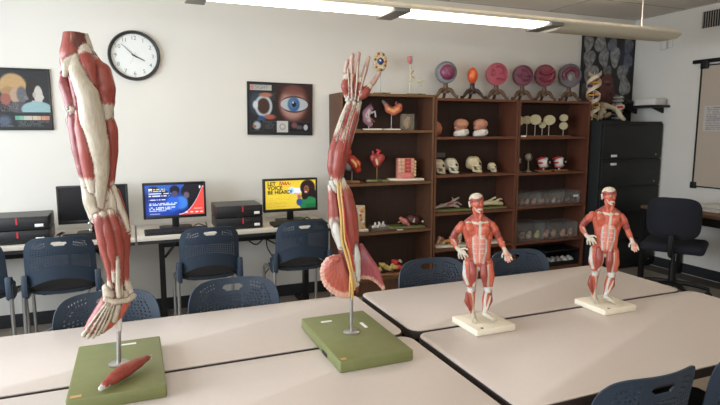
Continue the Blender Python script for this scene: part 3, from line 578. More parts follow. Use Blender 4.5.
FIGP=[
 ([(-0.0433,0.0078,1.2636,0.0314),(-0.039,-0.0156,1.2708,0.0244)],'capc'),
 ([(-0.0324,-0.0331,1.2352,0.0051)],'tcream',1),
 ([(-0.0137,-0.0265,1.2361,0.0044)],'tcream',1),
 ([(-0.0317,-0.0343,1.235,0.0026)],'dark'),
 ([(-0.0133,-0.0273,1.2359,0.0022)],'dark'),
 ([(-0.0454,-0.0234,1.2171,0.0026),(-0.0358,-0.0273,1.2038,0.0026),(-0.0229,-0.0312,1.1989,0.0026)],'tcream'),
 ([(-0.0862,-0.0195,1.1592,0.0034),(-0.0548,-0.0234,1.1605,0.0037),(-0.0236,-0.0273,1.1568,0.0048),(-0.0005,-0.0234,1.1636,0.0037),(0.0227,-0.0195,1.1662,0.0033)],'tcream'),
 ([(-0.0207,-0.0312,1.1632,0.0048),(-0.0201,-0.0312,1.1032,0.0048)],'tcream'),
 ([(-0.0216,-0.0312,1.1069,0.003),(-0.0188,-0.0312,1.0086,0.003)],'tcream'),
 ([(-0.0446,-0.0273,1.1012,0.0033),(-0.045,-0.0273,1.0519,0.0037),(-0.0343,-0.0273,1.0067,0.0045)],'gcream'),
 ([(0.0014,-0.0273,1.1036,0.0033),(0.004,-0.0273,1.0547,0.0037),(-0.0051,-0.0273,1.0085,0.0045)],'gcream'),
 ([(-0.0456,-0.0273,1.0993,0.003),(0.0015,-0.0273,1.1017,0.003)],'gcream'),
 ([(-0.0448,-0.0312,1.0793,0.0022),(0.0022,-0.0312,1.0818,0.0022)],'gcream'),
 ([(-0.0443,-0.0312,1.0603,0.0022),(0.0028,-0.0312,1.063,0.0022)],'gcream'),
 ([(-0.0402,-0.0312,1.0435,0.0022),(-0.0003,-0.0312,1.0458,0.0022)],'gcream'),
 ([(-0.0812,-0.0078,0.9991,0.0091),(-0.076,-0.0156,0.9625,0.0083),(-0.0616,-0.0195,0.9218,0.0068)],'gcream'),
 ([(-0.0262,-0.0234,0.9871,0.0034),(-0.0265,-0.0273,0.9381,0.003),(-0.0385,-0.0312,0.9151,0.0053)],'tcream'),
 ([(0.0119,-0.0273,0.9982,0.0033),(0.0151,-0.0273,0.964,0.003),(0.0143,-0.0234,0.9168,0.0045)],'tcream'),
 ([(-0.0594,-0.0156,0.9013,0.0076),(-0.0479,-0.0195,0.8975,0.0121),(-0.0353,-0.0156,0.9031,0.0076)],'gcream'),
 ([(0.0035,-0.0156,0.9022,0.0075),(0.0146,-0.0195,0.9022,0.012),(0.0253,-0.0156,0.9077,0.0075)],'gcream'),
 ([(-0.0443,-0.0234,0.8813,0.0045),(-0.0386,-0.0156,0.8481,0.0046),(-0.0367,-0.0117,0.7997,0.0069)],'tcream'),
 ([(0.0079,-0.0234,0.8854,0.006),(0.0037,-0.0156,0.8477,0.0057),(0.0041,-0.0117,0.8033,0.0084)],'gcream'),
 ([(0.0255,-0.0117,0.8756,0.003),(0.0114,-0.0078,0.8145,0.0046)],'tcream'),
 ([(-0.1044,-0.0156,1.0575,0.0083),(-0.0958,-0.0273,1.049,0.009)],'tcream'),
 ([(-0.1099,-0.0078,1.071,0.003),(-0.1208,-0.0078,1.0859,0.003)],'tcream'),
 ([(0.0683,-0.0156,1.0641,0.0074),(0.0746,-0.0234,1.056,0.0052)],'tcream'),
 ([(-0.0701,-0.0351,1.1448,0.0022),(-0.0813,-0.0234,1.1214,0.0022)],'dred'),
 ([(0.0108,-0.0312,1.1534,0.0022),(0.0202,-0.0195,1.1294,0.0022)],'dred'),
 ([(-0.0524,-0.0429,1.1129,0.0037),(-0.0379,-0.0429,1.1128,0.0029)],'dred'),
]
NERVE=[
 ([(-0.0473,-0.0319,1.321,0.0044),(-0.0439,-0.0425,1.2745,0.0044),(-0.0373,-0.0461,1.2203,0.0044),(-0.0341,-0.0461,1.1721,0.0044),(-0.0326,-0.0425,1.1229,0.0044),(-0.0225,-0.0425,1.0809,0.0045),(-0.0105,-0.0425,1.0387,0.0045),(-0.002,-0.039,0.9953,0.0045),(0.0032,-0.0283,0.9422,0.0045),(0.0014,-0.0142,0.9053,0.0046)],'nerve'),
 ([(-0.0371,-0.0319,1.321,0.0034),(-0.0337,-0.0461,1.2749,0.0034),(-0.0281,-0.0496,1.2208,0.0034),(-0.0255,-0.0496,1.1727,0.0034),(-0.0223,-0.0461,1.1236,0.0034),(-0.0104,-0.0461,1.0817,0.0034),(-0.0002,-0.0425,1.0316,0.0034),(0.0084,-0.0319,0.9791,0.0035),(0.0102,-0.0248,0.9411,0.0035)],'nerve'),
 ([(-0.0037,-0.039,1.0095,0.0041),(-0.0055,-0.0283,0.9638,0.0042),(-0.0074,-0.0177,0.9173,0.0042)],'nerve'),
 ([(-0.032,-0.0475,1.2751,0.0024),(-0.024,-0.0514,1.2142,0.0024),(-0.0188,-0.0496,1.152,0.0024),(-0.0036,-0.0478,1.0891,0.0024),(0.0101,-0.039,1.0166,0.0024)],'artery'),
 ([(0.0155,-0.0283,1.5687,0.002),(-0.0012,-0.0372,1.5223,0.002),(-0.0163,-0.0443,1.4694,0.002),(-0.0281,-0.0478,1.423,0.002)],'artery'),
 ([(-0.0045,-0.0283,1.5686,0.002),(-0.0212,-0.0372,1.5223,0.002),(-0.038,-0.0443,1.4694,0.002)],'artery'),
]

# ================================================================ THE SETTING
def shell():
    fl = struct(MB().box(XL, YF, -.06, XR, YB, -.004).obj('floor', M['grout']))
    t0 = None; g = .305
    for i in range(0, 21):
        for j in range(0, 12):
            x = -1.07 + i * g; y = YB - g * (j + 1)
            if x + g > XR: continue
            if t0 is None: t0 = MB().box(.0015, .0015, -.004, g - .0015, g - .0015, .001).mesh('floor_tile', M['floor'], False)
            link('floor_tile', t0, fl, (x, y, 0))
    # the rest of the tiled floor, outside the area seen in the photograph
    MB().box(XL, YF, -.004, XR, YB - 12 * g, .001).box(XL, YB - 12 * g, -.004, -1.07, YB, .001).obj('floor_border', M['floor'], fl)
    ce = struct(MB().box(XL, YF, ZC + .012, XR, YB, ZC + .08).obj('ceiling', M['tbar']))
    px, py = 1.22, .61; me = None; mt_ = None
    for i in range(-1, 5):
        for j in range(0, 12):
            x1 = XR - i * px; x0 = x1 - px; y1 = YB - j * py; y0 = y1 - py
            if i == -1 or x0 < XL - .01 or y0 < YF - .4: continue
            if me is None: me = MB().box(.012, .012, -.001, px - .012, py - .012, .012, bev=.003, seg=1).mesh('ceiling_panel', M['ceiling'], False)
            link('ceiling_panel', me, ce, (x0, y0, ZC + .004))
    g_ = MB()
    for j in range(0, 13):
        y = YB - j * py
        if y > YF: g_.box(XL, y - .012, ZC, XR, y + .0, ZC + .013)
    for i in range(0, 7):
        x = XR - i * px; g_.box(x - .012, YF, ZC - .0005, x, YB, ZC + .013)
    g_.obj('ceiling_grid', M['tbar'], ce, smooth=False)
    struct(MB().box(XL, YB, -.06, XR, YB + .1, ZC + .08).obj('wall_back', M['wall']))
    struct(MB().box(XR, YF, -.06, XR + .1, YB + .1, ZC + .08).obj('wall_right', M['wall']))
    wy0, wy1, wz0, wz1 = .2, 3.8, .9, 2.3
    b = MB().box(XL - .1, YF, -.06, XL, YB + .1, wz0).box(XL - .1, YF, wz1, XL, YB + .1, ZC + .08).box(XL - .1, YF, wz0, XL, wy0, wz1).box(XL - .1, wy1, wz0, XL, YB + .1, wz1)
    struct(b.obj('wall_left', M['wall']))
    fx0, fx1, fz0, fz1 = -2.2, 1.0, .95, 2.35
    b = MB().box(XL - .1, YF - .1, -.06, XR + .1, YF, fz0).box(XL - .1, YF - .1, fz1, XR + .1, YF, ZC + .08).box(XL - .1, YF - .1, fz0, fx0, YF, fz1).box(fx1, YF - .1, fz0, XR + .1, YF, fz1)
    struct(b.obj('wall_front', M['wall']))
    for nm, along, a0, a1, z0, z1 in (('window_1', 'y', wy0, wy1, wz0, wz1), ('window_2', 'x', fx0, fx1, fz0, fz1)):
        f = MB()
        n = 3; L = (a1 - a0) / n
        def bx(m_, u0, u1, zz0, zz1, d0, d1):
            if along == 'y': m_.box(XL - d1, u0, zz0, XL - d0, u1, zz1)
            else: m_.box(u0, YF - d1, zz0, u1, YF - d0, zz1)
        for k in range(n + 1): u = a0 + k * L; bx(f, max(a0, u - .03), min(a1, u + .03), z0, z1, .03, .08)
        bx(f, a0, a1, z0, z0 + .05, .03, .08); bx(f, a0, a1, z1 - .05, z1, .03, .08)
        fr = struct(f.obj(nm, M['ledw'], smooth=False))
        for k in range(n):
            p = MB(); bx(p, a0 + k * L + .03, a0 + (k + 1) * L - .03, z0 + .05, z1 - .05, .052, .056); p.obj('window_pane', M['glass'], fr, smooth=False)
    struct(MB().box(XL + .001, YB - .007, 0.001, 5.262, YB - .0, .105, bev=.003).obj('baseboard_back', M['base']))
    struct(MB().box(XR - .007, YF, .001, XR - .0, YB - .0, .105, bev=.003).obj('baseboard_right', M['base']))
shell()

# ---------------------------------------------------------------- pendant lights
def pendant(x0, x1, yc, label, lit, z=2.30):
    t = thing('pendant_light', label, 'ceiling light', (x0, yc, z), 0)
    L = x1 - x0; W = .155
    prof = [(-W, 0), (-W * 1.04, .012), (-W * .98, .022), (-W * .6, .045), (W * .6, .045), (W * .98, .022), (W * 1.04, .012), (W, 0)]
    ends = [(-W, 0), (-W * .5, -.02), (W * .5, -.02), (W, 0)]
    MB().prism([(a, b) for a, b in prof], 0, L, axis='x').obj('housing', M['housing'], t)
    sec = 1.31
    nsec = int(round(L / sec))
    for k in range(nsec):
        xb = L - k * sec; xa = xb - sec
        if (nsec - 1 - k) in lit:
            MB().prism([(-W * .80, -.002), (-W * .42, -.018), (W * .42, -.018), (W * .80, -.002)], xa + .06, xb - .06, axis='x').obj('lens', M['lens'], t)
        else:
            MB().prism([(-W * .97, -.001), (-W * .72, -.028), (-W * .3, -.042), (W * .3, -.042), (W * .72, -.028), (W * .97, -.001)], xa + .06, xb - .002, axis='x').obj('end_tray', M['housing2'], t)
        MB().box(max(0, xa - .06), -W * .98, -.026, xa + .06, W * .98, .0, bev=.004).obj('divider', M['gapm'], t)
    for k in range(nsec): MB().box(k * sec + .08, -W * .35, .0452, (k + 1) * sec - .08, W * .35, .050).obj('added_uplight', M['ceiling_fill'], t)  # unseen glowing strips, added on top of the housing to light the ceiling
    MB().prism([(-W, .0), (-W * .6, .045), (W * .6, .045), (W, .0), (W * .6, -.035), (-W * .6, -.035)], L, L + .035, axis='x', bev=.01).obj('end_cap', M['housing2'], t)
    for xx in (L - .28, L - .28 - 2 * sec + .2, .15):
        MB().cyl((xx, 0, .04), (xx, 0, ZC - z + .005), .004, 8).obj('suspension_cable', M['white'], t)
    return t
pendant(4.33 - 4 * 1.31, 4.33, 3.565, 'long linear pendant lamp hanging parallel to the back wall, its right section unlit', (0, 1, 2))
pendant(-1.0, -1.0 + 4 * 1.31, .2, 'linear pendant lamp hanging behind the camera', (0, 1, 2, 3))

# ---------------------------------------------------------------- wall things
def clock():
    t = thing('wall_clock', 'round black-rimmed wall clock with white face above the desks', 'clock', (.042, YB, 2.06), 0)
    R = .188; mt = Matrix.Rotation(radians(90), 4, 'X')
    MB().lathe([(R - .022, 0), (R, 0), (R + .002, .02), (R - .006, .04), (R - .022, .036), (R - .024, .012)], 56, mt=mt).obj('rim', M['plastic'], t)
    MB().cyl((0, -.001, 0), (0, -.014, 0), R - .02, 56).obj('clock_face', M['face'], t)
    for k in range(12):
        a = radians(30 * (k + 1)); r = .134
        text_mesh(str(k + 1), .042, M['ink'], 'numeral', t, (r * sin(a), -.0145, r * cos(a) - .014), (radians(90), 0, 0), align='CENTER', bold=-.0004)
    b = MB()
    for k in range(60):
        if k % 5: continue
        a = radians(6 * k); r = .157; b.box(-.001, -.0152, -.004, .001, -.0142, .004) if False else None
        p = Vector((r * sin(a), -.0146, r * cos(a))); b.cyl(p, p + Vector((0, -.0006, 0)), .0024, 8)
    b.obj('minute_marks', M['ink'], t)
    def hand(nm, ang, l, w_, y, m, tail=.02):
        a = radians(ang); d = Vector((sin(a), 0, cos(a))); n = Vector((cos(a), 0, -sin(a)))
        b = MB(); P = [d * -tail + n * w_, d * l + n * w_ * .5, d * l - n * w_ * .5, d * -tail - n * w_]
        A = [b.bm.verts.new(p + Vector((0, y, 0))) for p in P]; B = [b.bm.verts.new(p + Vector((0, y - .0012, 0))) for p in P]
        b.bm.faces.new(A); b.bm.faces.new(B[::-1])
        for k in range(4): b.bm.faces.new((A[k], B[k], B[(k + 1) % 4], A[(k + 1) % 4]))
        b.obj(nm, m, t, smooth=False)
    hand('hour_hand', 116, .082, .0055, -.018, M['ink']); hand('minute_hand', 313, .125, .0026, -.020, M['ink'])
    hand('second_hand', 207, .07, .0012, -.022, M['steel'], .03)
    MB().cyl((0, -.014, 0), (0, -.025, 0), .006, 16).obj('hub', M['ink'], t)
clock()

def ss(x, a, b):
    t = np.clip((x - a) / (b - a), 0, 1); return t * t * (3 - 2 * t)
def blend(base, col, f):
    return base * (1 - f[..., None]) + np.array(col, float) * f[..., None]
def ell(u, v, cx, cy, rx, ry, s=.12):
    d = np.sqrt(((u - cx) / rx) ** 2 + ((v - cy) / ry) ** 2); return 1 - ss(d, 1 - s, 1 + s)
def rect(u, v, x0, y0, x1, y1): return ((u >= x0) & (u <= x1) & (v >= y0) & (v <= y1)).astype(float)
def hsh(u, v, n=40.0, k=0.0):
    return np.modf(np.abs(np.sin(np.floor(u * n) * 12.9898 + np.floor(v * n) * 78.233 + k) * 43758.5453))[0]
def textrows(img, u, v, x0, x1, y0, y1, rows, col, f=.7, n=90):
    for r in range(rows):
        h = (y1 - y0) / rows; ya = y1 - (r + .78) * h; yb = y1 - (r + .22) * h
        m = rect(u, v, x0, ya, x1 - (x1 - x0) * (.35 * ((r * 37 % 10) / 10)), yb) * (hsh(u, np.full_like(v, r), n, r) > .22)
        img = blend(img, col, m * f)
    return img
def framed(name, label, cat, cx, cy, cz, w_, h_, fr, fn, nx, ny, rz=0.0, thick=.02, matf=None):
    t = thing(name, label, cat, (cx, cy, cz), rz)
    b = MB(); W, H = w_ / 2, h_ / 2
    b.box(-W, -thick, -H, -W + fr, 0, H, bev=.002).box(W - fr, -thick, -H, W, 0, H, bev=.002).box(-W + fr, -thick, H - fr, W - fr, 0, H, bev=.002).box(-W + fr, -thick, -H, W - fr, 0, -H + fr, bev=.002)
    b.obj('frame', matf or M['plastic'], t)
    MB().box(-W + fr, -thick * .6, -H + fr, W - fr, -.001, H - fr).obj('backing_board', M['plastic'], t)
    def printed(u, v):
        im = fn(u, v); g = im.mean(-1, keepdims=True); im = (im * .78 + g * .22) * .88
        return im + (7 * np.sin(u * 90 + 4 * np.sin(v * 70)) * np.sin(v * 80 + 3 * np.sin(u * 60)))[..., None]
    picture('printed_sheet', w_ - 2 * fr, h_ - 2 * fr, nx, ny, printed, M['print'], t, (0, -thick * .6 - .001, 0), (0, 0, 0))
    return t
def eye_print(u, v):
    im = np.zeros(u.shape + (3,)) + (44, 44, 47)
    # large eye, right
    im = blend(im, (66, 34, 30), rect(u, v, .44, .28, .985, .98))
    im = blend(im, (150, 84, 74), ell(u, v, .71, .62, .22, .36, .25)); im = blend(im, (205, 150, 138), ell(u, v, .69, .60, .19, .28, .3))
    im = blend(im, (120, 54, 50), ell(u, v, .71, .86, .17, .09, .5) * .6)
    d = np.abs(v - .60) / (.135 * np.sqrt(np.clip(1 - ((u - .72) / .22) ** 2, 0, 1)) + 1e-6)
    im = blend(im, (70, 36, 36), (1 - ss(d, 1.1, 1.35)) * (np.abs(u - .72) < .22)); im = blend(im, (196, 208, 216), (1 - ss(d, .95, 1.1)) * (np.abs(u - .72) < .218))
    im = blend(im, (52, 104, 176), ell(u, v, .71, .60, .095, .145, .15)); im = blend(im, (120, 170, 215), ell(u, v, .69, .62, .06, .09, .6) * .5)
    im = blend(im, (12, 16, 30), ell(u, v, .715, .60, .034, .052, .2)); im = blend(im, (240, 244, 248), ell(u, v, .70, .635, .012, .018, .3))
    # section of the eyeball, left
    im = blend(im, (60, 90, 120), ell(u, v, .14, .60, .12, .22, .4) * .7)
    ring = ell(u, v, .235, .55, .135, .215, .1) * (1 - ell(u, v, .235, .55, .095, .155, .15))
    im = blend(im, (84, 50, 44), ell(u, v, .235, .55, .10, .16, .1)); im = blend(im, (196, 216, 226), ring)
    im = blend(im, (206, 120, 96), ell(u, v, .27, .77, .10, .045, .4)); im = blend(im, (206, 96, 70), ell(u, v, .33, .34, .09, .05, .4))
    im = blend(im, (226, 232, 236), ell(u, v, .11, .57, .04, .08, .3)); im = blend(im, (48, 84, 150), ell(u, v, .20, .29, .06, .07, .3))
    im = blend(im, (70, 74, 80), rect(u, v, .03, .06, .23, .27)); im = blend(im, (30, 32, 38), rect(u, v, .04, .07, .22, .26))
    im = blend(im, (190, 200, 212), ell(u, v, .13, .17, .06, .08, .4)); im = blend(im, (180, 100, 70), ell(u, v, .09, .15, .03, .03, .4))
    im = textrows(im, u, v, .25, .43, .1, .26, 6, (120, 122, 126), .5)
    im = textrows(im, u, v, .33, .43, .66, .82, 4, (120, 122, 126), .4)
    im = blend(im, (214, 214, 208), rect(u, v, .44, .04, .62, .265)); c = ell(u, v, .53, .15, .045, .06, .1) * (1 - ell(u, v, .53, .15, .037, .05, .1)); im = blend(im, (90, 90, 90), c)
    im = blend(im, (60, 62, 66), rect(u, v, .64, .05, .985, .25)); im = blend(im, (22, 22, 26), rect(u, v, .645, .06, .98, .24))
    im = blend(im, (150, 80, 92), ell(u, v, .72, .18, .05, .06, .5)); im = blend(im, (96, 92, 100), ell(u, v, .80, .14, .06, .04, .5)); im = blend(im, (206, 208, 212), ell(u, v, .905, .14, .035, .06, .25))
    im = blend(im, (198, 198, 188), rect(u, v, .03, .86, .36, .965)); im = blend(im, (222, 140, 132), rect(u, v, .035, .87, .085, .955))
    return im
t = framed('framed_poster', 'framed eye anatomy poster on the back wall left of the bookcases', 'poster', 1.19, YB - .001, 1.668, .572, .445, .008, eye_print, 190, 150)
t.rotation_euler = (0, radians(.8), 0)
text_mesh('SIGHT', .042, mat('grey_lettering', (120, 120, 116), .6), 'lettering', t, (-.222, -.0142, .165), (radians(90), 0, 0), align='LEFT')
def head_print(u, v):
    im = np.zeros(u.shape + (3,)) + (38, 42, 45)
    im = blend(im, (206, 160, 98), ell(u, v, .32, .72, .26, .22, .12)); im = blend(im, (160, 116, 66), ell(u, v, .22, .62, .12, .1, .3) * .6)
    im = blend(im, (196, 158, 128), ell(u, v, .36, .56, .11, .13, .2)); im = blend(im, (104, 106, 110), ell(u, v, .48, .58, .10, .14, .2)); im = blend(im, (120, 122, 126), ell(u, v, .56, .53, .05, .04, .3))
    im = blend(im, (172, 92, 74), ell(u, v, .17, .50, .10, .10, .2)); im = blend(im, (80, 82, 90), ell(u, v, .42, .36, .2, .10, .2))
    im = blend(im, (44, 34, 32), ell(u, v, .70, .66, .14, .20, .1)); im = blend(im, (208, 200, 192), ell(u, v, .79, .57, .085, .17, .12)); im = blend(im, (208, 200, 192), ell(u, v, .86, .54, .035, .04, .2))
    im = blend(im, (190, 176, 166), ell(u, v, .71, .58, .03, .05, .2)); im = blend(im, (202, 190, 180), rect(u, v, .66, .38, .80, .48))
    im = blend(im, (146, 190, 196), ell(u, v, .75, .33, .30, .14, .08) * (v > .28)); im = blend(im, (38, 42, 45), rect(u, v, .0, .0, 1, .27))
    im = blend(im, (150, 120, 118), rect(u, v, .05, .29, .40, .43) * (hsh(u, v, 60) > .5) * .5)
    for k, c in enumerate([(96, 178, 150), (128, 190, 164), (196, 200, 184), (206, 200, 180), (212, 196, 172), (216, 180, 150), (220, 150, 120), (220, 128, 104)]):
        im = blend(im, c, rect(u, v, .32 + k * .082, .15, .40 + k * .082, .215))
    im = textrows(im, u, v, .36, .96, .03, .13, 3, (130, 134, 136), .6); im = blend(im, (90, 110, 140), ell(u, v, .12, .13, .12, .09, .5) * .8)
    im = textrows(im, u, v, .02, .28, .02, .06, 1, (130, 134, 136), .6)
    return im
t = framed('framed_poster', 'framed poster of coloured human heads on the wall left of the leg model', 'poster', -.875, YB - .001, 1.712, .66, .445, .012, lambda u, v: head_print((u - .47) / .53, v), 240, 140)
random.seed(3)
_cells = [(random.uniform(.02, .98), random.uniform(.3, .98), random.uniform(.07, .12), random.uniform(.05, .095), random.uniform(-.7, .7), random.uniform(.75, 1.1)) for _ in range(4)]
_cells = [(.09, .90, .10, .09, .2, 1), (.33, .90, .12, .11, -.2, 1.05), (.12, .73, .12, .10, .3, 1), (.41, .75, .10, .11, -.4, 1.0), (.57, .91, .10, .08, .5, .9), (.63, .77, .10, .12, -.1, 1.1), (.90, .90, .10, .09, .2, .8),
          (.90, .73, .10, .09, 0, .8), (.17, .55, .15, .12, .4, 1.05), (.50, .60, .09, .07, -.2, .8), (.80, .60, .12, .09, .3, .95), (.86, .44, .12, .11, -.3, 1.05), (.08, .38, .09, .08, 0, .8), (.16, .2, .1, .08, 0, .8), (.75, .25, .14, .1, 0, .9)]
def stone_print(u, v):
    im = np.zeros(u.shape + (3,)) + (36, 34, 34)
    n1 = np.sin(u * 34 + 3 * np.sin(v * 27)) * np.sin(v * 31 + 2 * np.sin(u * 23)); n2 = np.sin(u * 90 + v * 40) * np.sin(v * 90 - u * 30)
    for cx, cy, rx, ry, a, b in _cells:
        uu = (u - cx) * cos(a) + (v - cy) * sin(a); vv = -(u - cx) * sin(a) + (v - cy) * cos(a)
        rr = 1 + .12 * np.sin(np.arctan2(vv, uu) * 3 + cx * 9)
        f = 1 - ss(np.sqrt((uu / rx) ** 2 + (vv / ry) ** 2) / rr, .88, 1.05)
        c = np.clip(np.stack([146 + 26 * n1 + 8 * n2] * 3, -1) * b, 40, 215) * np.array([.98, .99, 1.0])
        im = im * (1 - f[..., None]) + c * f[..., None]
    im = blend(im, (66, 76, 130), ell(u, v, .88, .80, .16, .14, .6) * .45); im = blend(im, (90, 110, 150), ell(u, v, .55, .88, .08, .07, .6) * .4)
    # red modelled head in profile
    im = blend(im, (118, 52, 46), ell(u, v, .50, .42, .14, .155, .1)); im = blend(im, (100, 44, 38), ell(u, v, .58, .33, .10, .10, .15)); im = blend(im, (140, 66, 54), ell(u, v, .55, .43, .05, .04, .5) * .8)
    im = blend(im, (60, 26, 26), ell(u, v, .52, .455, .05, .018, .4)); im = blend(im, (168, 96, 76), ell(u, v, .50, .485, .06, .012, .4)); im = blend(im, (54, 24, 24), ell(u, v, .585, .345, .035, .012, .4))
    im = blend(im, (84, 40, 38), ell(u, v, .14, .3, .14, .08, .3)); im = blend(im, (92, 44, 40), ell(u, v, .38, .22, .16, .07, .3))
    return im
framed('tall_poster', 'tall dark framed poster of grey rounded forms beside the room corner', 'poster', 4.885, YB - .001, 2.03, .76, 1.0, .02, stone_print, 150, 190)

def right_wall():
    X = XR
    t = thing('whiteboard', 'large whiteboard with thin black frame on the right wall', 'whiteboard', (X, 2.75, 1.52), 0)
    y0, y1, z0, z1 = -1.2, 1.13, -.60, .60
    MB().box(-.012, y0, z0, -.001, y1, z1).obj('board_surface', M['board'], t)
    b = MB()
    b.box(-.02, y1 - .008, z0, -.0, y1 + .006, z1).box(-.02, y0 - .006, z0, 0, y0 + .008, z1).box(-.02, y0, z1 - .008, 0, y1, z1 + .004).box(-.02, y0, z0 - .004, 0, y1, z0 + .008)
    b.obj('frame', M['blackmetal'], t)
    for yy, zz in ((y1, z0), (y0, z0)):
        MB().box(-.03, yy - .04, zz - .02, -.001, yy + .02, zz + .045, bev=.006).obj('corner_clip', M['plastic'], t)
    r = thing('map_rail', 'black hanging rail above the whiteboard on the right wall', 'rail', (X, 2.75, 2.16), 0)
    MB().box(-.035, -1.25, -.018, -.001, 1.22, .018, bev=.004).obj('rail_bar', M['blackmetal'], r)
    MB().box(-.042, 1.05, -.075, -.022, 1.13, .0, bev=.006).obj('rail_hook', M['plastic'], r)
    def note(u, v):
        im = np.zeros(u.shape + (3,)) + (196, 190, 184); return textrows(im, u, v, .08, .94, .05, .95, 13, (118, 112, 122), .6, 60)
    p = thing('paper_notice', 'sheet of printed paper taped on the whiteboard', 'paper', (X - .0135, 3.64, 1.6), 0)
    o = picture('printed_sheet', .36, .25, 70, 60, note, M['print'], p, (-.001, 0, 0), (0, 0, radians(-90)))
    MB().box(-.0006, -.18, -.125, 0, .18, .125).obj('sheet', M['label'], p)
    t = thing('air_vent', 'grey louvred air vent high on the right wall', 'vent', (X, 3.6, 2.56), 0)
    b = MB(); b.box(-.012, -.34, -.10, 0, .34, -.08).box(-.012, -.34, .08, 0, .34, .10).box(-.012, -.34, -.08, 0, -.32, .08).box(-.012, .32, -.08, 0, .34, .08); b.obj('vent_frame', M['white'], t)
    MB().box(-.002, -.32, -.08, 0, .32, .08).obj('vent_backing', M['blackmetal'], t)
    me = MB().box(-.012, -.003, -.078, -.003, .003, .078, rot=Matrix.Rotation(radians(25), 3, 'Z')).mesh('louvre', M['tbar'], False)
    for k in range(26): link('louvre', me, t, (0, -.31 + k * .0248, 0))
    t = thing('wall_sensor', 'small pale blank plate high on the right wall near the corner', 'wall plate', (X, 4.33, 2.39), 0)
    MB().box(-.02, -.035, -.06, 0, .035, .06, bev=.006).obj('cover', M['white'], t); MB().box(-.012, -.1, -.05, 0, -.04, .05, bev=.006).obj('side_cover', M['white'], t)
    # corner shelf and what is on it
    t = thing('wall_shelf', 'black wall shelf in the corner above the filing cabinet', 'shelf', (5.13, 4.46, 1.735), 0)
    MB().box(-.13, -.25, -.011, .139, .25, .011, bev=.003).obj('shelf_board', M['blackmetal'], t)
    for yy in (-.17, .17): MB().prism([(.138, -.012), (.138, -.07), (.128, -.07), (-.02, -.02), (-.02, -.012)], yy - .008, yy + .008, axis='y').obj('bracket', M['blackmetal'], t)
    t = thing('white_box', 'long white box lying on the corner wall shelf', 'box', (5.15, 4.36, 1.747), 0)
    MB().box(-.08, -.13, 0, .08, .13, .060, bev=.006).obj('box_body', M['white'], t); MB().box(-.082, -.132, .050, .082, .132, .068, bev=.004).obj('box_lid', M['white'], t)
    t = thing('tape_dispenser', 'small black device at the far end of the corner wall shelf', 'device', (5.10, 4.64, 1.747), 0)
    MB().prism([(-.07, 0), (.07, 0), (.07, .05), (.0, .078), (-.07, .03)], -.055, .055, axis='y', bev=.006).obj('device_body', M['plastic'], t)
right_wall()

# ---------------------------------------------------------------- filing cabinet, right-hand desk, office chair
def filing():
    t = thing('filing_cabinet', 'black five-drawer lateral filing cabinet beside the bookcases', 'cabinet', (4.83, 4.49, 0), 0)
    W, D, Ht = .428, .21, 1.575
    MB().box(-W, -D, .02, W, D, Ht, bev=.005).box(-W + .02, -D + .02, .001, W - .02, D - .02, .03).obj('cabinet_body', M['cabinet'], t)
    zs = [.05, .335, .62, .905, 1.19]
    for k, z in enumerate(zs):
        hgt = .275 if k < 4 else .365
        d = MB().box(-W + .012, -D - .022, z, W - .012, -D - .001, z + hgt, bev=.004).obj('drawer', M['cabinet'], t)
        MB().box(-W + .02, -D - .030, z + hgt - .022, W - .02, -D - .0221, z + hgt - .008, bev=.003).obj('drawer_pull', M['blackmetal'], d)
        if k > 0: MB().box(-.30, -D - .027, z + (.02 if k > 3 else hgt - .055), -.22, -D - .0225, z + (.045 if k > 3 else hgt - .03), bev=.001).obj('drawer_label', M['label'], d)
        MB().cyl((.33, -D - .0225, z + .04), (.33, -D - .028, z + .04), .008, 12).obj('lock', M['steel'], d)
filing()
def right_desk():
    t = thing('writing_desk', 'brown-topped desk with black legs against the right wall', 'desk', (4.955, 2.95, 0), 0)
    MB().box(-.30, -1.0, .715, .30, 1.02, .745, bev=.004).obj('desk_top', M['desktop'], t)
    for sx in (-.27, .27):
        for sy in (-.96, .99): MB().box(sx - .02, sy - .02, .001, sx + .02, sy + .02, .714).obj('leg', M['blackmetal'], t)
    MB().box(-.285, -.95, .64, -.265, .98, .714).box(.265, -.95, .64, .285, .98, .714).box(-.27, .965, .40, .27, .985, .714).obj('apron', M['blackmetal'], t)
    z = .7455
    for k, (dx, dy, rz, s) in enumerate(((0, 0, .05, (.15, .11)), (.01, .01, -.1, (.14, .105)), (-.01, .0, .2, (.15, .11)))):
        o = MB().box(-s[0], -s[1], 0, s[0], s[1], .018, bev=.002).obj('paper_stack', M['label'], None, (4.98 + dx, 3.42 + dy, z), (0, 0, rz))
        tag(o, ('lowest paper stack', 'middle paper stack', 'top paper stack')[k] + ' in the pile on the desk by the right wall', 'papers'); z += .0185
    o = MB().box(-.10, -.07, 0, .10, .07, .03, bev=.006).obj('blue_folder', mat('blue_cover', (52, 98, 128), .5, var=.04, scale=20), None, (4.90, 3.76, .7455), (0, 0, .1)); tag(o, 'blue folder lying at the far end of the desk by the right wall', 'folder')
    o = MB().box(-.12, -.16, 0, .12, .16, .022, bev=.003).obj('grey_binder', mat('grey_cover', (128, 122, 116), .5, var=.04, scale=20), None, (4.97, 3.08, .7455), (0, 0, -.2)); tag(o, 'grey binder on the desk nearest to the frame edge', 'binder')
right_desk()
